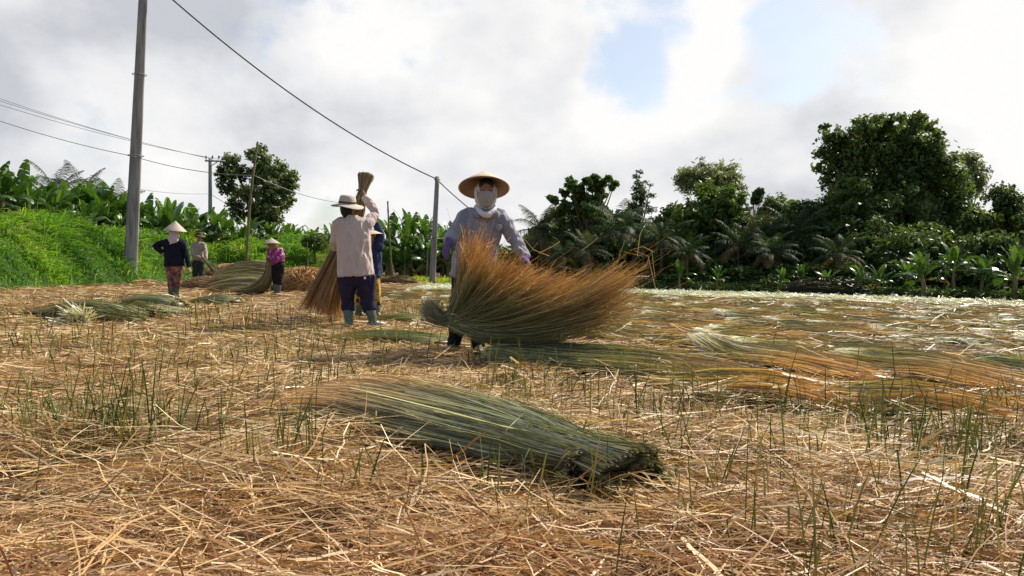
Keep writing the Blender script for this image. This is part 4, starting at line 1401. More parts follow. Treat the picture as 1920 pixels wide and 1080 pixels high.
# ------------------------------------------------------------------ poles and wires
def pole_between(a_, b_, w0, w1, name, label, square=True, mat='concrete', cat_='pole'):
    """a_ foot, b_ head in the world; square with chamfered edges or round"""
    t_ = thing(name, label, cat_, a_)
    ax = A(b_) - A(a_)
    if square:
        ch = .22
        prof_ = A([(1, 1 - ch), (1 - ch, 1), (-1 + ch, 1), (-1, 1 - ch), (-1, -1 + ch), (-1 + ch, -1), (1 - ch, -1), (1, -1 + ch)])
        # shallow channel in the front and back faces like a cast pole
        K = 12
        V_ = []
        rz = .5
        R2 = A([[math.cos(rz), -math.sin(rz)], [math.sin(rz), math.cos(rz)]])
        for k in range(K):
            t = k / (K - 1)
            w = w0 * (1 - t) + w1 * t
            q = (prof_ * A([w / 2, w / 2 * .8])) @ R2.T
            V_.append(np.hstack([q, np.zeros((8, 1))]) + ax * t)
        V_ = np.concatenate(V_)
        Fq = [(k * 8 + j, k * 8 + (j + 1) % 8, k * 8 + 8 + (j + 1) % 8, k * 8 + 8 + j) for k in range(K - 1) for j in range(8)]
        e0 = (K - 1) * 8
        Fq += [(e0, e0 + 1, e0 + 2, e0 + 3), (e0, e0 + 3, e0 + 4, e0 + 7), (e0 + 4, e0 + 5, e0 + 6, e0 + 7)]
        mk('shaft', V_, Fq, M[mat], parent=t_)
    else:
        n_ = 9
        Ps, rs = [], []
        r0 = np.random.default_rng(int(abs(a_[0]) * 100))
        bow = A([r0.normal(0, .04), r0.normal(0, .04), 0]) * np.linalg.norm(ax) * .25
        for k in range(n_ * 3 + 1):
            t = k / (n_ * 3)
            Ps.append(ax * t + bow * math.sin(math.pi * t))
            w = (w0 * (1 - t) + w1 * t) / 2
            rs.append(w * (1.22 if k % 3 == 0 else 1.0))
        g_ = tube(Ps, rs, 8)
        mk('shaft', g_[0], g_[1], M[mat], parent=t_, smooth=True)
    return t_


def clamp_ring(t_, p, r, name='wire_clamp', mat='metal'):
    th = np.linspace(0, 2 * np.pi, 17)
    P_ = np.stack([np.cos(th) * r, np.sin(th) * r, np.zeros(17)], -1) + A(p)
    g_ = tube(P_, [.014] * 17, 6, dome=False, side=(0, 0, 1))
    mk(name, g_[0], g_[1], M[mat], parent=t_)


D1 = G(243, 531)[1]
f1 = GX(243, D1)
f1 = A([G(243, 531)[0], D1, 0])
hd = PT(268, 0, D1)
k_ = 10.4 / hd[2]
h1 = f1 + (hd - f1) * k_
p1 = pole_between(f1 - A([0, 0, .1]), h1, .43, .25, 'concrete_pole', 'tall tapering concrete pole on the left running out of the top of the view')
for pyy in (292, 140):
    q = PT(np.interp(pyy, [0, 531], [268, 243]), pyy, D1)
    clamp_ring(p1, q - (f1 - A([0, 0, .1])), .25 if pyy > 200 else .22)
D2 = 32.0
f2 = A([G(810, 533)[0] * D2 / G(810, 533)[1], D2, 0])
h2 = PT(820, 331, D2)
p2 = pole_between(f2 - A([0, 0, .1]), h2, .23, .15, 'concrete_pole', 'shorter concrete post in the middle, where the black cable ends')
clamp_ring(p2, PT(819.5, 337, D2) - (f2 - A([0, 0, .1])), .13)
D3 = 52.0
f3 = GX(394, D3, 1.0)
h3 = PT(394, 297, D3)
p3 = pole_between(f3, h3, .27, .2, 'utility_pole', 'far utility pole with a cross arm in front of the round tree')
q0, q1 = PT(386, 302, D3) - f3, PT(424, 303, D3) - f3
g_ = tube([q0 + A([0, -.16, 0]), q1 + A([0, -.16, 0])], [(.05, .06)] * 2, 4, dome=False)
ca = mk('cross_arm', g_[0], g_[1], M['metal'], parent=p3)
for pxx in (388, 400, 412, 422):
    q = PT(pxx, 300, D3) - f3 + A([0, -.16, .03])
    g_ = tube([q, q + A([0, 0, .09]), q + A([0, 0, .12]), q + A([0, 0, .22])], [.03, .05, .07, .045], 8)
    mk('insulator', g_[0], g_[1], M['ceramic'], parent=ca, smooth=True)
g_ = tube([PT(395, 313, D3) - f3 + A([0, -.14, 0]), PT(409, 303, D3) - f3 + A([0, -.16, -.05])], [.03, .03], 6)
mk('brace', g_[0], g_[1], M['metal'], parent=p3)
D4 = 25.6
f4 = A([PT(462, 505, D4)[0], D4, .3])
p4 = pole_between(f4, PT(483, 267, D4), .10, .065, 'bamboo_pole', 'thin leaning bamboo pole rising from the sheaf pile', False, 'bamboo')
D5 = 31.0
pole_between(GX(577, D5, .6), PT(576, 455, D5), .06, .045, 'stake', 'short thin stake in the grass left of the raised sheaf', False, 'bamboo', 'stake')
pole_between(GX(737, 32), PT(727, 378, 32), .09, .06, 'stake', 'tall thin stake before the middle banana clump', False, 'bamboo', 'stake')
pole_between(GX(799, 33), PT(801, 470, 33), .06, .05, 'stake', 'short stake just left of the second concrete post', False, 'bamboo', 'stake')


def wire(name, label, pts, r, mat, sag=0.0, sub=14):
    Ps = []
    for a_, b_ in zip(pts[:-1], pts[1:]):
        for k in range(sub):
            t = k / sub
            p = A(a_) * (1 - t) + A(b_) * t
            p = p - A([0, 0, sag * 4 * t * (1 - t)])
            Ps.append(p)
    Ps.append(A(pts[-1]))
    c0 = A(pts[0])
    g_ = tube(A(Ps) - c0, [r] * len(Ps), 6, dome=False)
    o = mk(name, g_[0], g_[1], M[mat], loc=tuple(c0), smooth=True)
    tag(o, label, name.replace('_', ' '))
    return o


top1 = PT(270.5, -48, D1)
wire('cable', 'black cable hanging from the tall pole to the shorter concrete post', [top1, PT(819.5, 336, D2)], .028, 'cable', sag=.62, sub=28)
wire('cable', 'black cable running down from the shorter post behind the conical hat', [PT(819.5, 337, D2), PT(1010, 470, 33)], .022, 'cable', sag=.3)
for k, (ya, yb, s_, lb) in enumerate(((180, 296, .28, 'topmost grey wire of the three reaching the far cross arm'), (186, 298, .26, 'middle grey wire of the three reaching the far cross arm'), (195, 299, .30, 'lowest grey wire of the three reaching the far cross arm'))):
    wire('power_wire', lb, [PT(-90, ya - 27, 40), PT([388, 400, 412][k], yb, D3 - .16)], .015, 'wire', s_, 24)
wire('thin_wire', 'thin pale wire strung along the left from the edge to the tall pole', [PT(-60, 206, 25), PT(255, 294, D1 - .24)], .012, 'wire', .12)
wire('thin_wire', 'thin pale wire strung from the tall pole to the bamboo pole', [PT(256, 295, D1 - .24), PT(477, 329, D4)], .012, 'wire', .14)
wire('thin_wire', 'thin pale wire dropping from the bamboo pole towards the middle', [PT(477, 329, D4), PT(640, 380, 34)], .012, 'wire', .16)
wire('thin_wire', 'faint low wire running behind the bananas to the far pole', [PT(262, 355, 36), PT(394, 363, D3)], .015, 'wire', .1)
wire('thin_wire', 'faint wire dropping from the far pole behind the round tree', [PT(394, 363, D3), PT(450, 392, 54)], .015, 'wire', .1)
wire('rope', 'slack pale rope tied around the shorter post at chest height', [PT(745, 434, 33), PT(812, 446, D2 - .15), PT(850, 436, 33)], .02, 'bamboo', .12)

# ------------------------------------------------------------------ people
def remeshed(name, parts, voxel, mat, parent=None, smooth_it=4, wrinkle=0.0, wf=9.0, seed=0, dirs=(1, 1, .42)):
    v, f, _ = cat(parts)
    me = bpy.data.meshes.new('tmp')
    me.from_pydata([tuple(x) for x in v], [], [tuple(int(i) for i in q) for q in f])
    o = bpy.data.objects.new('tmp', me)
    COL.objects.link(o)
    m_ = o.modifiers.new('r', 'REMESH')
    m_.mode = 'VOXEL'
    m_.voxel_size = voxel
    if smooth_it:
        sm = o.modifiers.new('s', 'SMOOTH')
        sm.iterations = smooth_it
        sm.factor = .5
    dg = bpy.context.evaluated_depsgraph_get()
    ev = o.evaluated_get(dg)
    me2 = bpy.data.meshes.new_from_object(ev)
    bpy.data.objects.remove(o)
    bpy.data.meshes.remove(me)
    if wrinkle:
        n_ = len(me2.vertices)
        co = np.zeros(n_ * 3)
        no = np.zeros(n_ * 3)
        me2.vertices.foreach_get('co', co)
        me2.vertices.foreach_get('normal', no)
        co, no = co.reshape(-1, 3), no.reshape(-1, 3)
        off = np.empty(n_)
        for i in range(n_):
            p = Vector((co[i][0] * wf * dirs[0] + seed, co[i][1] * wf * dirs[1], co[i][2] * wf * dirs[2]))
            q = mnoise.noise(p) + .5 * mnoise.noise(p * 2.3)
            off[i] = 0.8 - 2.4 * abs(q)
        co = co + no * (off * wrinkle)[:, None]
        me2.vertices.foreach_set('co', co.ravel())
        me2.update()
    me2.polygons.foreach_set('use_smooth', np.ones(len(me2.polygons), dtype=bool))
    me2.name = name
    me2.materials.clear()
    me2.materials.append(mat)
    ob = bpy.data.objects.new(name, me2)
    COL.objects.link(ob)
    if parent is not None:
        ob.parent = parent
    return ob


def head_parts(c, fdir, grow=0.0):
    f = unit(fdir)
    s = unit(np.cross(f, [0, 0, 1.0]))
    u = unit(np.cross(s, f))
    rows_ = [(-.118, .026, .03, .052), (-.10, .042, .048, .04), (-.07, .055, .066, .022), (-.03, .066, .083, .008), (.01, .071, .09, 0), (.05, .073, .094, -.004), (.085, .062, .08, -.008), (.11, .035, .046, -.01)]
    Ps, rs = [], []
    for (h, a_, b_, fw) in rows_:
        Ps.append(c + u * h + f * fw)
        rs.append((a_ + grow, b_ + grow))
    out = [tube(Ps, rs, 16, side=s, sub=2)]
    return out, f, s, u


def face_parts(c, f, s, u):
    out = [tube([c + f * .088 + u * .018, c + f * .104 - u * .018, c + f * .106 - u * .032], [.009, .012, .014], 8)]       # nose
    out.append(tube([c + f * .084 + u * .03 - s * .045, c + f * .092 + u * .034, c + f * .084 + u * .03 + s * .045], [.009, .010, .009], 8))  # brow
    out.append(tube([c + f * .086 - u * .064 - s * .022, c + f * .094 - u * .062, c + f * .086 - u * .064 + s * .022], [.006, .009, .006], 8))  # lips
    for g_ in (-1, 1):
        out.append(tube([c + s * g_ * .074 + u * .02 - f * .005, c + s * g_ * .08 - u * .005 - f * .012, c + s * g_ * .073 - u * .03 - f * .004], [(.008, .016), (.01, .02), (.008, .012)], 8, side=s))
    return out


def hand_parts(wr, tip_dir, palm_n, curl=.5, scale=1.0, thumb_side=1, grow=0.0):
    d = unit(tip_dir)
    n_ = unit(A(palm_n) - d * np.dot(palm_n, d))
    s = np.cross(d, n_) * thumb_side           # towards the thumb
    k = scale
    out = [tube([wr - d * .02, wr + d * .03 * k, wr + d * .085 * k], [(.026 + grow, .02 + grow), (.038 * k + grow, .018 + grow), (.042 * k + grow, .014 + grow)], 10, side=s)]
    for i, (off, l_) in enumerate(((.03, .072), (.010, .08), (-.010, .075), (-.029, .06))):
        b_ = wr + d * .085 * k + s * off * k
        c1 = curl * (.8 + .12 * i)
        d1 = unit(d * math.cos(c1) + n_ * math.sin(c1))
        d2 = unit(d * math.cos(2.1 * c1) + n_ * math.sin(2.1 * c1))
        d3 = unit(d * math.cos(2.9 * c1) + n_ * math.sin(2.9 * c1))
        p1_ = b_ + d1 * l_ * .45 * k
        p2_ = p1_ + d2 * l_ * .32 * k
        p3_ = p2_ + d3 * l_ * .25 * k
        out.append(tube([b_ - d * .02, b_, p1_, p2_, p3_], [.0095 + grow, .0098 + grow, .009 + grow, .008 + grow, .0068 + grow], 8))
    tb = wr + d * .022 * k + s * .03 * k
    t1 = tb + unit(s * .8 + d * .75 + n_ * .35) * .042 * k
    t2 = t1 + unit(s * .25 + d * .9 + n_ * .55) * .032 * k
    out.append(tube([tb - s * .012, tb, t1, t2], [.013 + grow, .0125 + grow, .0105 + grow, .0085 + grow], 8))
    return out


def conical_hat(parent, c, axis, r_, h, mat, name='conical_hat'):
    prof_ = [(.004, h), (.03, h * .87), (r_ * .35, h * .66), (r_ * .65, h * .37), (r_, 0.0), (r_ + .004, -.006), (r_ - .006, -.006), (r_ * .64, h * .37 - .012), (r_ * .33, h * .66 - .012), (.004, h - .022)]
    return revolve(parent, c, axis, prof_, mat, name)


def revolve(parent, c, axis, prof_, mat, name, n_=40, wav=0.0):
    th = np.arange(n_) / n_ * 2 * np.pi
    V_ = []
    for (r_, z_) in prof_:
        w_ = wav * np.sin(th * 2 + .6) * (r_ / max(p[0] for p in prof_)) ** 3
        V_.append(np.stack([np.cos(th) * r_, np.sin(th) * r_, np.full(n_, z_) + w_], -1))
    V_ = np.concatenate(V_)
    K = len(prof_)
    Fq = [(k * n_ + (j + 1) % n_, k * n_ + j, (k + 1) * n_ + j, (k + 1) * n_ + (j + 1) % n_) for k in range(K - 1) for j in range(n_)]
    o = mk(name, V_, Fq, mat, parent=parent, smooth=True)
    o.location = tuple(c)
    o.rotation_euler = Vector(tuple(axis)).to_track_quat('Z', 'Y').to_euler()
    return o


def brim_hat(parent, c, axis, mat, band, rb=.19, rc=.098, hc=.115, wav=.02):
    o = revolve(parent, c, axis, [(.004, hc), (rc * .6, hc * .99), (rc * .88, hc * .86), (rc * .98, hc * .5), (rc * 1.03, .012), (rc * 1.12, 0), (rb * .8, -.012), (rb, -.026), (rb + .003, -.03), (rb - .004, -.033), (rb * .8, -.02), (rc * 1.05, -.008), (rc * .98, 0), (rc * .93, hc * .5), (.004, hc - .012)], mat, 'sun_hat', wav=wav)
    b_ = revolve(o, (0, 0, 0), (0, 0, 1), [(rc * 1.035, .01), (rc * 1.055, .014), (rc * 1.03, .036), (rc * .99, .036)], band, 'hat_band')
    return o


def person(label, base, J, shirt, trousers, look, wide=1.0, boots=True, hem=.0, hands=True, fine=.0085, feet=((0, -1), (0, -1)), leg=1.0, glove=None, curlL=.5, curlR=.5, face=True, group=None, wr_s=.012):
    base = A(base)
    j = {k: (PT(v[0], v[1], base[1] + (v[2] if len(v) > 2 else 0)) - base) for k, v in J.items()}
    sv = unit(j['shR'] - j['shL'])
    hp, hf, hs, hu = head_parts(j['head'], look)
    body = list(hp)
    if face:
        body += face_parts(j['head'], hf, hs, hu)
    ch, pv = j['chest'], j['pelvis']
    up = unit(ch - pv)
    nk = j['head'] - hu * .10 - hf * .012
    body.append(tube([ch - up * .02, ch * .4 + nk * .6, nk + hu * .05], [(.07, .06), (.054, .054), (.05, .055)], 12, side=sv))
    body.append(tube([pv - up * .05, pv + up * .08, pv * .5 + ch * .5, ch - up * .08, ch - up * .0], [(.14 * wide, .10), (.135 * wide, .10), (.125 * wide, .09), (.15 * wide, .10), (.08, .06)], 14, side=sv, sub=2))
    sh_parts = [tube([pv + up * (.02 - hem), pv + up * .10, pv * .5 + ch * .5, ch - up * .12, ch - up * .04, ch + up * .015],
                     [(.188 * wide, .145 * wide), (.18 * wide, .14 * wide), (.172 * wide, .13 * wide), (.18 * wide, .125), (.15 * wide, .10), (.085, .075)], 16, side=sv, sub=3, dome=False)]
    for k in 'LR':
        s_, e_, w_ = j['sh' + k], j['el' + k], j['wr' + k]
        ins = s_ * .6 + ch * .4
        body.append(tube([ins, s_, e_, w_], [.055, .05, .038, .026], 10, sub=2))
        fd = unit(w_ - e_)
        sh_parts.append(tube([ins - up * .02, s_ - up * .01, s_ * .5 + e_ * .5, e_, w_ * .75 + e_ * .25, w_ - fd * .01], [.085, .075, .064, .057, .05, .046], 12, sub=2, dome=False))
        if hands:
            inward = (ch - w_) * A([1, 1, 0])
            td = j['tip' + k] - w_ if 'tip' + k in j else fd
            th = hand_parts(w_ + fd * .005, td, unit(inward + A([0, 0, -.3])), curlL if k == 'L' else curlR, 1.0, 1 if k == 'L' else -1)
            body += th
    tr = [tube([pv - up * .06, pv + up * .05, pv + up * .12], [(.15 * wide, .125), (.158 * wide, .125), (.14 * wide, .11)], 14, side=sv)]
    for i, k in enumerate('LR'):
        h_, kn, an = j['hip' + k], j['kn' + k], j['an' + k]
        body.append(tube([h_, kn, an], [.075, .05, .036], 10, sub=2))
        low = an * .45 + kn * .55 if boots else an
        tr.append(tube([h_ + up * .05, h_ * .6 + kn * .4, kn, low], [.105 * leg * wide ** .5, .092 * leg, .075 * leg, .07 * leg if boots else .062 * leg], 12, sub=3, dome=False))
        fd = unit(A([*feet[i], 0]))
        body.append(tube([an - A([0, 0, .02]), an + fd * .08 - A([0, 0, .045])], [.03, .024], 8))
    P_ = remeshed('person', body, fine * .7, M['skin'], None, 2)
    P_.location = tuple(base)
    tag(P_, label, 'person', group)
    remeshed('shirt', sh_parts, fine, shirt, P_, 3, wr_s, 11, base[0])
    remeshed('trousers', tr, fine, trousers, P_, 3, wr_s, 9, base[0] + 5)
    for i, k in enumerate('LR'):
        kn, an = j['kn' + k], j['an' + k]
        fd = unit(A([*feet[i], 0]))
        top = an * .38 + kn * .62
        z0 = an[2]
        ft = A([an[0], an[1], .045])
        if boots:
            pr = [tube([top, an * .75 + kn * .25, an * .96 + A([0, 0, .0]), ft - A([0, 0, .0])], [.066, .058, .048, .045], 12, sub=2, dome=False),
                  tube([ft - fd * .055 - A([0, 0, .002]), ft + fd * .04, ft + fd * .13 - A([0, 0, .012]), ft + fd * .17 - A([0, 0, .016])], [.04, .043, .036, .024], 12, sub=2)]
        else:
            pr = [tube([ft - fd * .05, ft + fd * .05, ft + fd * .16 - A([0, 0, .015])], [.042, .042, .03], 12, sub=2)]
        remeshed('boot', pr, fine * .9, M['boot'], P_, 2)
    return P_, j, (hf, hs, hu)


c_lav = cloth('lavender grey cotton', (.33, .325, .37))
c_blk = cloth('black cotton', (.022, .02, .022), .6)
c_pink = cloth('faded pink cotton', (.57, .465, .415), .9, 4)
c_nav = cloth('navy purple cloth', (.032, .026, .06), .7)
c_navy = cloth('dark navy knit', (.014, .015, .03), .7)
c_blue = cloth('navy blue cotton', (.035, .045, .11), .7)
c_white = cloth('white cotton', (.76, .76, .76), .85, 6, transl=.1)
c_mask = cloth('grey white mask cloth', (.40, .38, .35), .82, 5)
c_rose = cloth('pale rose scarf', (.66, .55, .57), .85, 6)
c_beige = cloth('beige striped shirt', (.42, .34, .27), .72, 12)
c_dkgr = cloth('dark grey green cloth', (.045, .055, .052), .7)
c_olive = cloth('olive felt', (.12, .105, .06), .7)
c_cream = cloth('cream canvas', (.56, .48, .39), .85, 5)
c_band = cloth('brown ribbon', (.11, .07, .05), .7)
c_glove = cloth('purple knitted glove', (.15, .10, .22), .7, 20)
c_flor = print_mat('magenta flower print', [(0, (.30, .025, .16)), (.42, (.44, .06, .27)), (.66, (.70, .45, .58)), (.82, (.12, .012, .08))], 17)
c_flor2 = print_mat('brown red flower print', [(0, (.14, .05, .05)), (.4, (.24, .10, .08)), (.65, (.32, .17, .13)), (.82, (.06, .025, .03))], 15)
c_yel = print_mat('yellow and black print', [(0, (.50, .30, .03)), (.5, (.02, .018, .015)), (.75, (.58, .40, .06)), (.9, (.03, .02, .02))], 16)

# 1 - the worker in the conical hat shaking out the sheaf
b1 = G(874, 662)
P1, j1, (hf, hs, hu) = person('person in conical straw hat, white mask and lavender grey shirt shaking out a sheaf', b1,
    {'head': (911, 362, -.05), 'chest': (906, 397, 0), 'pelvis': (884, 515, .03),
     'shL': (872, 408, .0), 'elL': (850, 440, -.10), 'wrL': (842, 452, -.32), 'tipL': (832, 480, -.40),
     'shR': (941, 408, 0), 'elR': (966, 452, .0), 'wrR': (985, 484, -.16), 'tipR': (992, 500, -.3),
     'hipL': (866, 528, .04), 'hipR': (900, 528, .04), 'knL': (860, 592, -.03), 'knR': (896, 592, -.02), 'anL': (852, 650, .03), 'anR': (896, 650, .0)},
    c_lav, c_blk, (.12, -1, -.02), wide=1.08, boots=False, fine=.0075, feet=((-.25, -1), (.15, -1)), curlL=.35, curlR=.9, leg=.95, hem=.06, wr_s=.016)
hd = j1['head']
# gloves closed over both hands
for k, td, cu in (('L', 'tipL', .35), ('R', 'tipR', .9)):
    w_ = j1['wr' + k]
    fd = unit(w_ - j1['el' + k])
    gl = hand_parts(w_ + fd * .005, j1[td] - w_, unit((j1['chest'] - w_) * A([1, 1, 0]) + A([0, 0, -.3])), cu, 1.02, 1 if k == 'L' else -1, grow=.004)
    gl.append(tube([w_ - fd * .07, w_ + fd * .02], [.036, .032], 12, dome=False))
    remeshed('glove', gl, .0048, c_glove, P1, 1)
# mask over nose and mouth, a scarf under the hat and round the neck
mk_p = [tube([hd + hu * .0 + hf * .02, hd - hu * .03 + hf * .026, hd - hu * .07 + hf * .032, hd - hu * .10 + hf * .038, hd - hu * .118 + hf * .036], [(.076, .082), (.080, .082), (.074, .074), (.062, .058), (.045, .042)], 16, side=hs, sub=3, dome=False),
        tube([hd + hf * .105 - hu * .0, hd + hf * .112 - hu * .035, hd + hf * .10 - hu * .07], [.014, .02, .016], 8)]
remeshed('face_mask', mk_p, .007, c_mask, P1, 3, .0025, 16)
sc_p = [tube([hd + hu * .10 - hf * .02, hd + hu * .05 - hf * .028, hd - hf * .028, hd - hu * .06 - hf * .022, hd - hu * .11 - hf * .01], [(.06, .065), (.098, .09), (.103, .09), (.097, .085), (.08, .07)], 16, side=hs, sub=3),
        tube([hd - hu * .125 - hs * .085 - hf * .01, hd - hu * .165 - hs * .06 + hf * .065, hd - hu * .20 + hf * .10, hd - hu * .165 + hs * .06 + hf * .065, hd - hu * .125 + hs * .085 - hf * .01], [.022, .024, .03, .024, .022], 10, sub=3)]
remeshed('headscarf', sc_p, .007, c_white, P1, 3, .003, 14)
for g_ in (-1, 1):
    e_ = tube([hd + hf * .083 + hu * .012 + hs * g_ * .03, hd + hf * .084 + hu * .012 + hs * g_ * .032], [.009, .009], 8)
    mk('eye', e_[0], e_[1], M['eye'], parent=P1, smooth=True)
hair = [tube([hd + hu * .10 + hf * .03, hd + hu * .075 + hf * .05, hd + hu * .056 + hf * .055], [(.06, .04), (.066, .036), (.058, .026)], 14, side=hs, sub=2)]
remeshed('hair', hair, .006, M['dark'], P1, 1, .003, 30)
# shirt details: collar points, chest pocket flap, placket buttons
ch = j1['chest']
def stand(pxx, pyy, off):
    return PT(pxx, pyy, b1[1] - off) - b1
for g_, q in ((-1, 893), (1, 924)):
    cp_ = [tube([stand(q - g_ * 0, 392, .10), stand(q + g_ * 2, 400, .13), stand(q - g_ * 6, 409, .135)], [(.022, .006), (.026, .006), (.006, .005)], 8, side=(1, 0, 0), sub=2)]
    remeshed('collar', cp_, .005, c_lav, P1, 1)
pl = tube([stand(908, 412, .135), stand(905, 430, .15), stand(902, 450, .152), stand(898, 480, .15), stand(893, 512, .15)], [(.014, .004)] * 5, 8, side=(1, 0, 0), sub=2)
remeshed('button_placket', [pl], .005, c_lav, P1, 1)
pk = tube([stand(934, 424, .122), stand(935, 428, .125), stand(935, 431, .126)], [(.036, .006), (.037, .006), (.022, .006)], 8, side=(1, 0.2, 0), sub=1)
remeshed('pocket_flap', [pk], .005, c_lav, P1, 1)
conical_hat(P1, PT(907.5, 352, b1[1] - .04) - b1, unit([-.02, .40, 1]), .226, .17, M['palmhat'])
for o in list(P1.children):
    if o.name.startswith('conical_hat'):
        revolve(o, (0, 0, 0), (0, 0, 1), [(.004, .17 - .026), (.03, .17 * .87 - .016), (.226 * .35, .17 * .66 - .015), (.226 * .65, .17 * .37 - .015), (.226 - .008, -.009), (.226 - .014, -.012), (.226 * .62, .17 * .37 - .019), (.226 * .33, .17 * .66 - .019), (.004, .17 - .031)], M['shade_lining'], 'hat_shade_lining')  # inner cone added, its dark brown stands in for shade under the hat
cs = tube([hd + hu * .03 - hs * .082 + hf * .03, hd - hu * .06 - hs * .075 + hf * .05, hd - hu * .14 + hf * .06, hd - hu * .06 + hs * .075 + hf * .05, hd + hu * .03 + hs * .082 + hf * .03], [.004] * 5, 6, sub=4)
mk('chin_strap', cs[0], cs[1], c_rose, parent=P1, smooth=True)

# the sheaf flung open in front of the first worker: a fan of stalks from a gathered waist
d0 = b1[1] - .55
Wst = PT(848, 598, d0)
n = 8200
nl = 170
lid = R.integers(0, nl, n)
free = R.uniform(size=n) < .3
lu = (np.arange(nl) + R.uniform(0, 1, nl)) / nl
u = np.where(free, R.uniform(0, 1, n), np.clip(lu[lid] + R.normal(0, .012, n), 0, 1))
tx = np.interp(u, [0, .1, .2, .32, .45, .6, .72, .84, .93, 1], [886, 905, 942, 985, 1030, 1085, 1140, 1196, 1208, 1176])
ty = np.interp(u, [0, .1, .2, .32, .45, .6, .72, .84, .93, 1], [424, 446, 482, 500, 510, 516, 512, 497, 530, 566])
jx, jy = R.normal(0, 8, nl), R.normal(0, 7, nl)
tx = tx + np.where(free, R.normal(0, 12, n), jx[lid] + R.normal(0, 5, n))
ty = ty + np.where(free, R.normal(0, 12, n), jy[lid] + R.normal(0, 5, n))
cxp = np.interp(u, [0, .2, .45, .7, .85, 1], [862, 880, 905, 925, 935, 935]) + R.normal(0, 10, nl)[lid] + R.normal(0, 5, n)
cyp = np.interp(u, [0, .2, .45, .7, .85, 1], [560, 570, 590, 625, 655, 680]) + R.normal(0, 10, nl)[lid] + R.normal(0, 5, n)
lre = np.clip(1 - np.abs(R.normal(0, .10, nl)) * np.interp(lu, [0, .6, .8, 1], [1, 1, .5, .8]), .55, 1.0)
reach = np.where(free, 1 - np.abs(R.normal(0, .2, n)), lre[lid] * (1 - np.abs(R.normal(0, .06, n))))
long_ = R.uniform(size=n) < .007
reach = np.where(long_, R.uniform(1.0, 1.12, n), np.clip(reach, .3, 1.03))
dz = np.where(free, R.normal(0, .2, n), R.normal(0, .15, nl)[lid] + R.normal(0, .03, n)) + np.interp(u, [0, .3, 1], [.12, -.05, -.1])
flick = np.interp(u, [0, .35, .6, .9, 1], [0, .02, .12, .15, .12])
bendv = R.normal(0, .055, (nl, 3))[lid] + R.normal(0, .04, (n, 3)) + A([0, 0, 1]) * (flick - .03)[:, None]
ltint = R.normal(0, .28, nl)[lid]


def pxarr(x_, y_, d_):
    q = np.stack([(x_ - 960) / F, -(y_ - 540) / F, -np.ones_like(x_)], -1) @ RN.T
    return A([0, 0, CAMZ]) + q * (d_ / q[..., 1])[..., None]


T_ = pxarr(tx, ty, d0 + dz) - A([0, 0, 1]) * flick[:, None]
Cc_ = pxarr(cxp, cyp, d0 + dz * .5 + R.normal(0, .05, n))
W_ = Wst + R.normal(0, .028, (n, 3))
K = 9
ts = np.linspace(0, 1, K)[None, :, None] * reach[:, None, None]
P = W_[:, None] * (1 - ts) ** 2 + 2 * Cc_[:, None] * ts * (1 - ts) + T_[:, None] * ts ** 2
P += np.cumsum(R.normal(0, .004, (n, K, 3)), 1)
P += bendv[:, None] * ts ** 3
P[..., 2] = np.maximum(P[..., 2], .02)
tq = np.clip(np.linspace(0, 1, K)[None] * reach[:, None] + R.normal(0, .07, (n, 1)), 0, 1)
tq = np.clip(tq + np.interp(u, [0, .15, .5, .8, 1], [.06, .02, -.02, -.08, -.14])[:, None], 0, 1)
C = ramp([(0, (.34, .34, .2)), (.12, (.26, .28, .14)), (.45, (.23, .215, .095)), (.70, (.28, .215, .095)), (.88, (.43, .22, .078)), (1, (.49, .25, .095))], tq) * np.exp(R.normal(0, .3, (n, 1, 1)) + ltint[:, None, None])
fan = strips(P, (np.linspace(.0046, .0022, K)[None] * R.uniform(.8, 1.3, (n, 1))), C)
# brush of butts on the other side of the waist
m = 900
bt = pxarr(R.normal(806, 9, m), R.normal(582, 9, m), np.full(m, d0) + R.normal(0, .05, m))
ts = np.linspace(0, 1, 4)[None, :, None]
Pb = (Wst + R.normal(0, .022, (m, 3)))[:, None] * (1 - ts) + bt[:, None] * ts
Pb += A([0, 0, -.035]) * (np.sin(np.pi * ts))
Cb = ramp([(0, (.27, .27, .15)), (.6, (.22, .22, .13)), (1, (.33, .31, .22))], np.broadcast_to(np.linspace(0, 1, 4), (m, 4))) * np.exp(R.normal(0, .25, (m, 1, 1)))
m2 = 1500         # fine curled fuzz at the flower ends
k2 = R.integers(0, n, m2)
e0 = P[k2, -1]
dv = unit(P[k2, -1] - P[k2, -3]) + R.normal(0, .55, (m2, 3))
Pf = e0[:, None] - dv[:, None] * .03 + dv[:, None] * (R.uniform(.04, .13, m2)[:, None] * np.linspace(0, 1, 4)[None])[..., None] + np.cumsum(R.normal(0, .008, (m2, 4, 3)), 1)
fuzz = strips(Pf, .0022, A([.52, .27, .10]) * np.exp(R.normal(0, .35, (m2, 1, 1))) * np.ones((1, 4, 1)))
brush = strips(Pb, .0055, Cb)
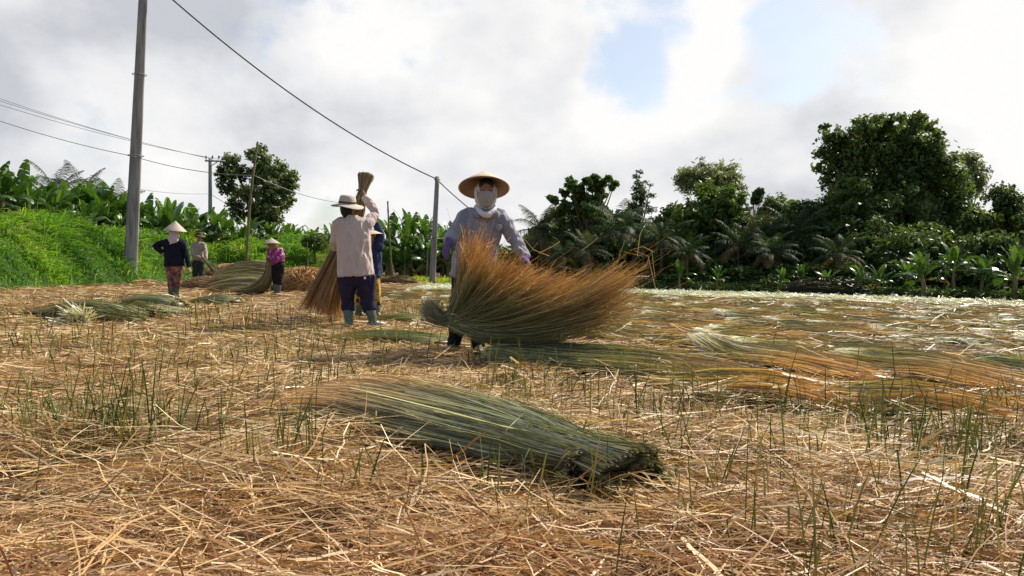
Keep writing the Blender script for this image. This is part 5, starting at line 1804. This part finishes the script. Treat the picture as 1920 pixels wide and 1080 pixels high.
# loose bent straws flung out of the tips
lo_ = []
for (xa, ya, xb, yb, xc, yc) in ((1120, 510, 1140, 530, 1190, 552), (1115, 545, 1150, 520, 1160, 512), (1190, 470, 1215, 480, 1230, 545), (1180, 470, 1205, 462, 1225, 472), (1195, 480, 1200, 440, 1205, 430), (1090, 470, 1110, 455, 1122, 445), (1010, 475, 1040, 460, 1050, 452),
                                (1160, 480, 1168, 462, 1172, 450), (1210, 500, 1222, 470, 1228, 520), (1030, 480, 1000, 468, 985, 450), (870, 450, 866, 430, 862, 420), (1150, 560, 1170, 570, 1195, 575)):
    lo_.append(pxarr(A([xa, xb, xc], dtype=float), A([ya, yb, yc], dtype=float), np.full(3, d0 - .1)))
loose = strips(A(lo_), .005, np.broadcast_to(A([.55, .40, .2]), (len(lo_), 3, 3)))
sheaf_obj(cat([fan, brush, loose, fuzz]), 'sheaf flung open in mid air into a wide fan with orange tips', Wst)

# 2 - the worker seen from behind lifting a sheaf over the head
b2 = G(678, 614)
P2, j2, (hf, hs, hu) = person('person seen from behind in faded pink shirt and cream sun hat lifting a sheaf', b2,
    {'head': (652, 391, .02), 'chest': (660, 409, 0), 'pelvis': (667, 513, 0),
     'shL': (633, 421, .0), 'elL': (627, 462, .08), 'wrL': (646, 440, .30),
     'shR': (688, 420, .02), 'elR': (704, 399, .2), 'wrR': (683, 367, .26), 'tipR': (676, 352, .30),
     'hipL': (652, 524, .0), 'hipR': (686, 524, .0), 'knL': (652, 566, .03), 'knR': (690, 566, .03), 'anL': (654, 605, -.03), 'anR': (700, 604, .0)},
    c_pink, c_nav, (.25, 1, 0), wide=1.2, fine=.0095, feet=((-.1, 1), (.75, .55)), hem=.05, curlR=.9, leg=1.12, face=True, wr_s=.012)
hd = j2['head']
brim_hat(P2, hd + hu * .052 - hf * .01, unit([.06, -.12, 1]), c_cream, c_band, rb=.198, rc=.105, hc=.115, wav=.018)
hr = [tube([hd + hu * .06 - hf * .03, hd - hu * .01 - hf * .035, hd - hu * .07 - hf * .03, hd - hu * .11 - hf * .03], [(.078, .075), (.08, .078), (.066, .062), (.04, .035)], 14, side=hs, sub=2)]
remeshed('hair', hr, .009, M['dark'], P2, 2, .003, 20)
col = [tube([j2['chest'] + A([0, 0, -.01]), j2['chest'] + A([0, 0, .035])], [(.085, .08), (.075, .07)], 14, side=hs, dome=False)]
remeshed('collar', col, .008, c_pink, P2, 1)
bd = [tube([PT(684, 520, b2[1] - .165) - b2, PT(684, 523, b2[1] - .165) - b2], [(.016, .006), (.014, .006)], 8, side=(1, 0, 0))]
remeshed('pocket_badge', bd, .005, c_white, P2, 1)
# sheaf in that worker's hands
d_ = b2[1] + .36
geo = bundle([PT(687, 328, d_ + .02), PT(682, 350, d_ - .03), PT(678, 366, d_ - .04), PT(668, 400, d_), PT(645, 470, d_ + .1), PT(622, 530, d_ + .12), PT(603, 594, d_ + .1)],
             [(.105, .09), (.055, .05), (.04, .038), (.095, .08), (.14, .11), (.20, .14), (.30, .2)], 1700, .009,
             [(0, (.40, .29, .15)), (.08, (.30, .23, .11)), (.2, (.27, .23, .11)), (.55, (.26, .20, .085)), (.8, (.34, .2, .075)), (1, (.46, .22, .07))], K=9, side=(1, 0, 0), twist=.3, ends=(.05, .12), fly=.05, minz=.012)
sheaf_obj(geo, 'tall sheaf held upright by the worker in pink, tips sweeping the ground', PT(678, 366, d_))

# 3 - the worker mostly hidden behind the second
b3 = G(689, 597)
P3, j3, (hf, hs, hu) = person('person stooping behind the pink shirted worker in navy top and yellow print trousers', b3,
    {'head': (693, 449, -.05), 'chest': (699, 461, 0), 'pelvis': (694, 520, .02),
     'shL': (690, 466, .16), 'elL': (676, 486, .28), 'wrL': (668, 470, .36),
     'shR': (709, 463, -.08), 'elR': (713, 440, -.05), 'wrR': (704, 417, .0),
     'hipL': (684, 524, .08), 'hipR': (698, 524, -.02), 'knL': (676, 556, .06), 'knR': (704, 556, -.02), 'anL': (673, 590, .06), 'anR': (706, 590, -.02)},
    c_blue, c_yel, (-.7, .35, -.3), fine=.0105, feet=((-.8, .3), (-.5, .5)), hem=.0)
conical_hat(P3, j3['head'] + hu * .035, unit([-.25, .1, 1]), .215, .15, M['palmhat'])

# 4 - navy clad worker on the left with a hand on the hip
b4 = G(325, 559)
P4, j4, (hf, hs, hu) = person('person in navy top and conical hat standing with one hand on the hip', b4,
    {'head': (328, 437, 0), 'chest': (324, 449, 0), 'pelvis': (327, 496, 0),
     'shL': (309, 455, .0), 'elL': (290, 460, -.06), 'wrL': (306, 475, -.08), 'tipL': (312, 478, -.02),
     'shR': (341, 455, 0), 'elR': (350, 481, .02), 'wrR': (355, 501, -.04), 'tipR': (357, 510, -.06),
     'hipL': (320, 504, 0), 'hipR': (335, 504, 0), 'knL': (321, 529, -.02), 'knR': (332, 529, .02), 'anL': (321, 553, 0), 'anR': (330, 553, .04)},
    c_navy, c_flor2, (.45, .9, 0), wide=1.1, fine=.011, feet=((.2, .9), (.5, .8)), hem=.05, leg=1.0)
conical_hat(P4, j4['head'] + hu * .045, unit([.05, -.02, 1]), .235, .215, M['palmhat_grey'])
hd = j4['head']
sc_p = [tube([hd + hu * .06 - hf * .015, hd - hu * .02 - hf * .018, hd - hu * .09 - hf * .02, hd - hu * .16 - hf * .05, hd - hu * .22 - hf * .10], [(.088, .10), (.096, .105), (.105, .10), (.14, .09), (.06, .03)], 14, side=hs, sub=3)]
remeshed('headscarf', sc_p, .011, c_rose, P4, 3, .006, 14)

# 5 - the man with the dark brimmed hat pulling a sheaf from the pile
b5 = GX(371, 24.2)
P5, j5, (hf, hs, hu) = person('person in a beige striped shirt and olive brimmed hat pulling at a sheaf', b5,
    {'head': (374, 444, 0), 'chest': (372, 455, 0), 'pelvis': (371, 489, 0),
     'shL': (362, 459, 0), 'elL': (362, 476, -.16), 'wrL': (377, 485, -.30), 'tipL': (384, 487, -.34),
     'shR': (382, 459, 0), 'elR': (386, 474, -.12), 'wrR': (386, 487, -.30), 'tipR': (390, 490, -.34),
     'hipL': (366, 494, 0), 'hipR': (377, 494, 0), 'knL': (366, 514, -.03), 'knR': (378, 514, -.03), 'anL': (366, 533, 0), 'anR': (379, 533, 0)},
    c_beige, c_dkgr, (.75, -.65, -.18), fine=.0115, feet=((.3, -.9), (.5, -.8)), hem=.0, curlL=.8, curlR=.8, leg=1.08)
brim_hat(P5, j5['head'] + hu * .05, unit([.04, -.05, 1]), c_olive, c_band, rb=.175, rc=.095, hc=.10, wav=.03)
for g_ in (-1, 1):
    e_ = tube([j5['head'] + hf * .083 + hu * .012 + hs * g_ * .03, j5['head'] + hf * .085 + hu * .012 + hs * g_ * .031], [.009, .009], 8)
    mk('eye', e_[0], e_[1], M['eye'], parent=P5, smooth=True)
geo = bundle([PT(381, 484, 23.85), PT(390, 493, 23.7), PT(402, 506, 23.5), PT(420, 517, 23.2), PT(455, 522, 23.1), PT(505, 522, 23.0)], [(.06, .06), (.05, .05), (.08, .08), (.16, .13), (.26, .18), (.34, .12)], 600, .018,
             [(0, (.34, .29, .17)), (.2, (.30, .26, .13)), (.6, (.24, .21, .1)), (1, (.3, .2, .09))], K=8, side=(0, 1, 0), ends=(.05, .3))
sheaf_obj(geo, 'sheaf held at one end by the worker in the olive hat, sagging to the pile', PT(381, 484, 23.85))

# 6 - the worker in the magenta flowered shirt
b6 = G(518, 555)
P6, j6, (hf, hs, hu) = person('person in a magenta flowered shirt and conical hat bending over the sheaf pile', b6,
    {'head': (510, 460, -.06), 'chest': (515, 466, 0), 'pelvis': (520, 494, .04),
     'shL': (507, 470, .08), 'elL': (504, 486, .12), 'wrL': (501, 498, .10),
     'shR': (526, 470, -.06), 'elR': (529, 484, -.12), 'wrR': (512, 495, -.05),
     'hipL': (514, 499, .06), 'hipR': (526, 499, 0), 'knL': (517, 522, .04), 'knR': (524, 522, 0), 'anL': (517, 548, .03), 'anR': (521, 549, 0)},
    c_flor, c_blk, (-.8, .45, -.35), fine=.0115, feet=((-.7, .4), (-.5, -.5)), hem=.0, curlL=.8, curlR=.8)
conical_hat(P6, j6['head'] + hu * .035, unit([-.08, .05, 1]), .205, .15, M['palmhat_grey'])
geo = bundle([PT(507, 489, b6[1] - .05), PT(505, 500, b6[1]), PT(503, 515, b6[1] + .02), PT(494, 533, b6[1] + .1), PT(470, 545, b6[1] + .3), PT(425, 547, b6[1] + .5)], [(.07, .07), (.075, .07), (.11, .1), (.17, .15), (.22, .14), (.28, .08)], 600, .015,
             [(0, (.28, .23, .12)), (.3, (.25, .21, .1)), (.7, (.22, .19, .09)), (1, (.3, .22, .1))], K=8, side=(0, 1, 0), ends=(.05, .3), minz=.012)
sheaf_obj(geo, 'sheaf held down at the knees of the worker in the flowered shirt', PT(507, 489, b6[1]))

# ------------------------------------------------------------------ render settings
S.view_settings.view_transform = 'Standard'
S.view_settings.look = 'None'
S.view_settings.exposure = 0.42
S.view_settings.gamma = 1.0
S.view_settings.use_curve_mapping = False
S.render.engine = 'CYCLES'
S.cycles.max_bounces = 7
S.cycles.diffuse_bounces = 3
S.cycles.glossy_bounces = 2
S.cycles.transmission_bounces = 4
S.cycles.caustics_reflective = False
S.cycles.caustics_refractive = False
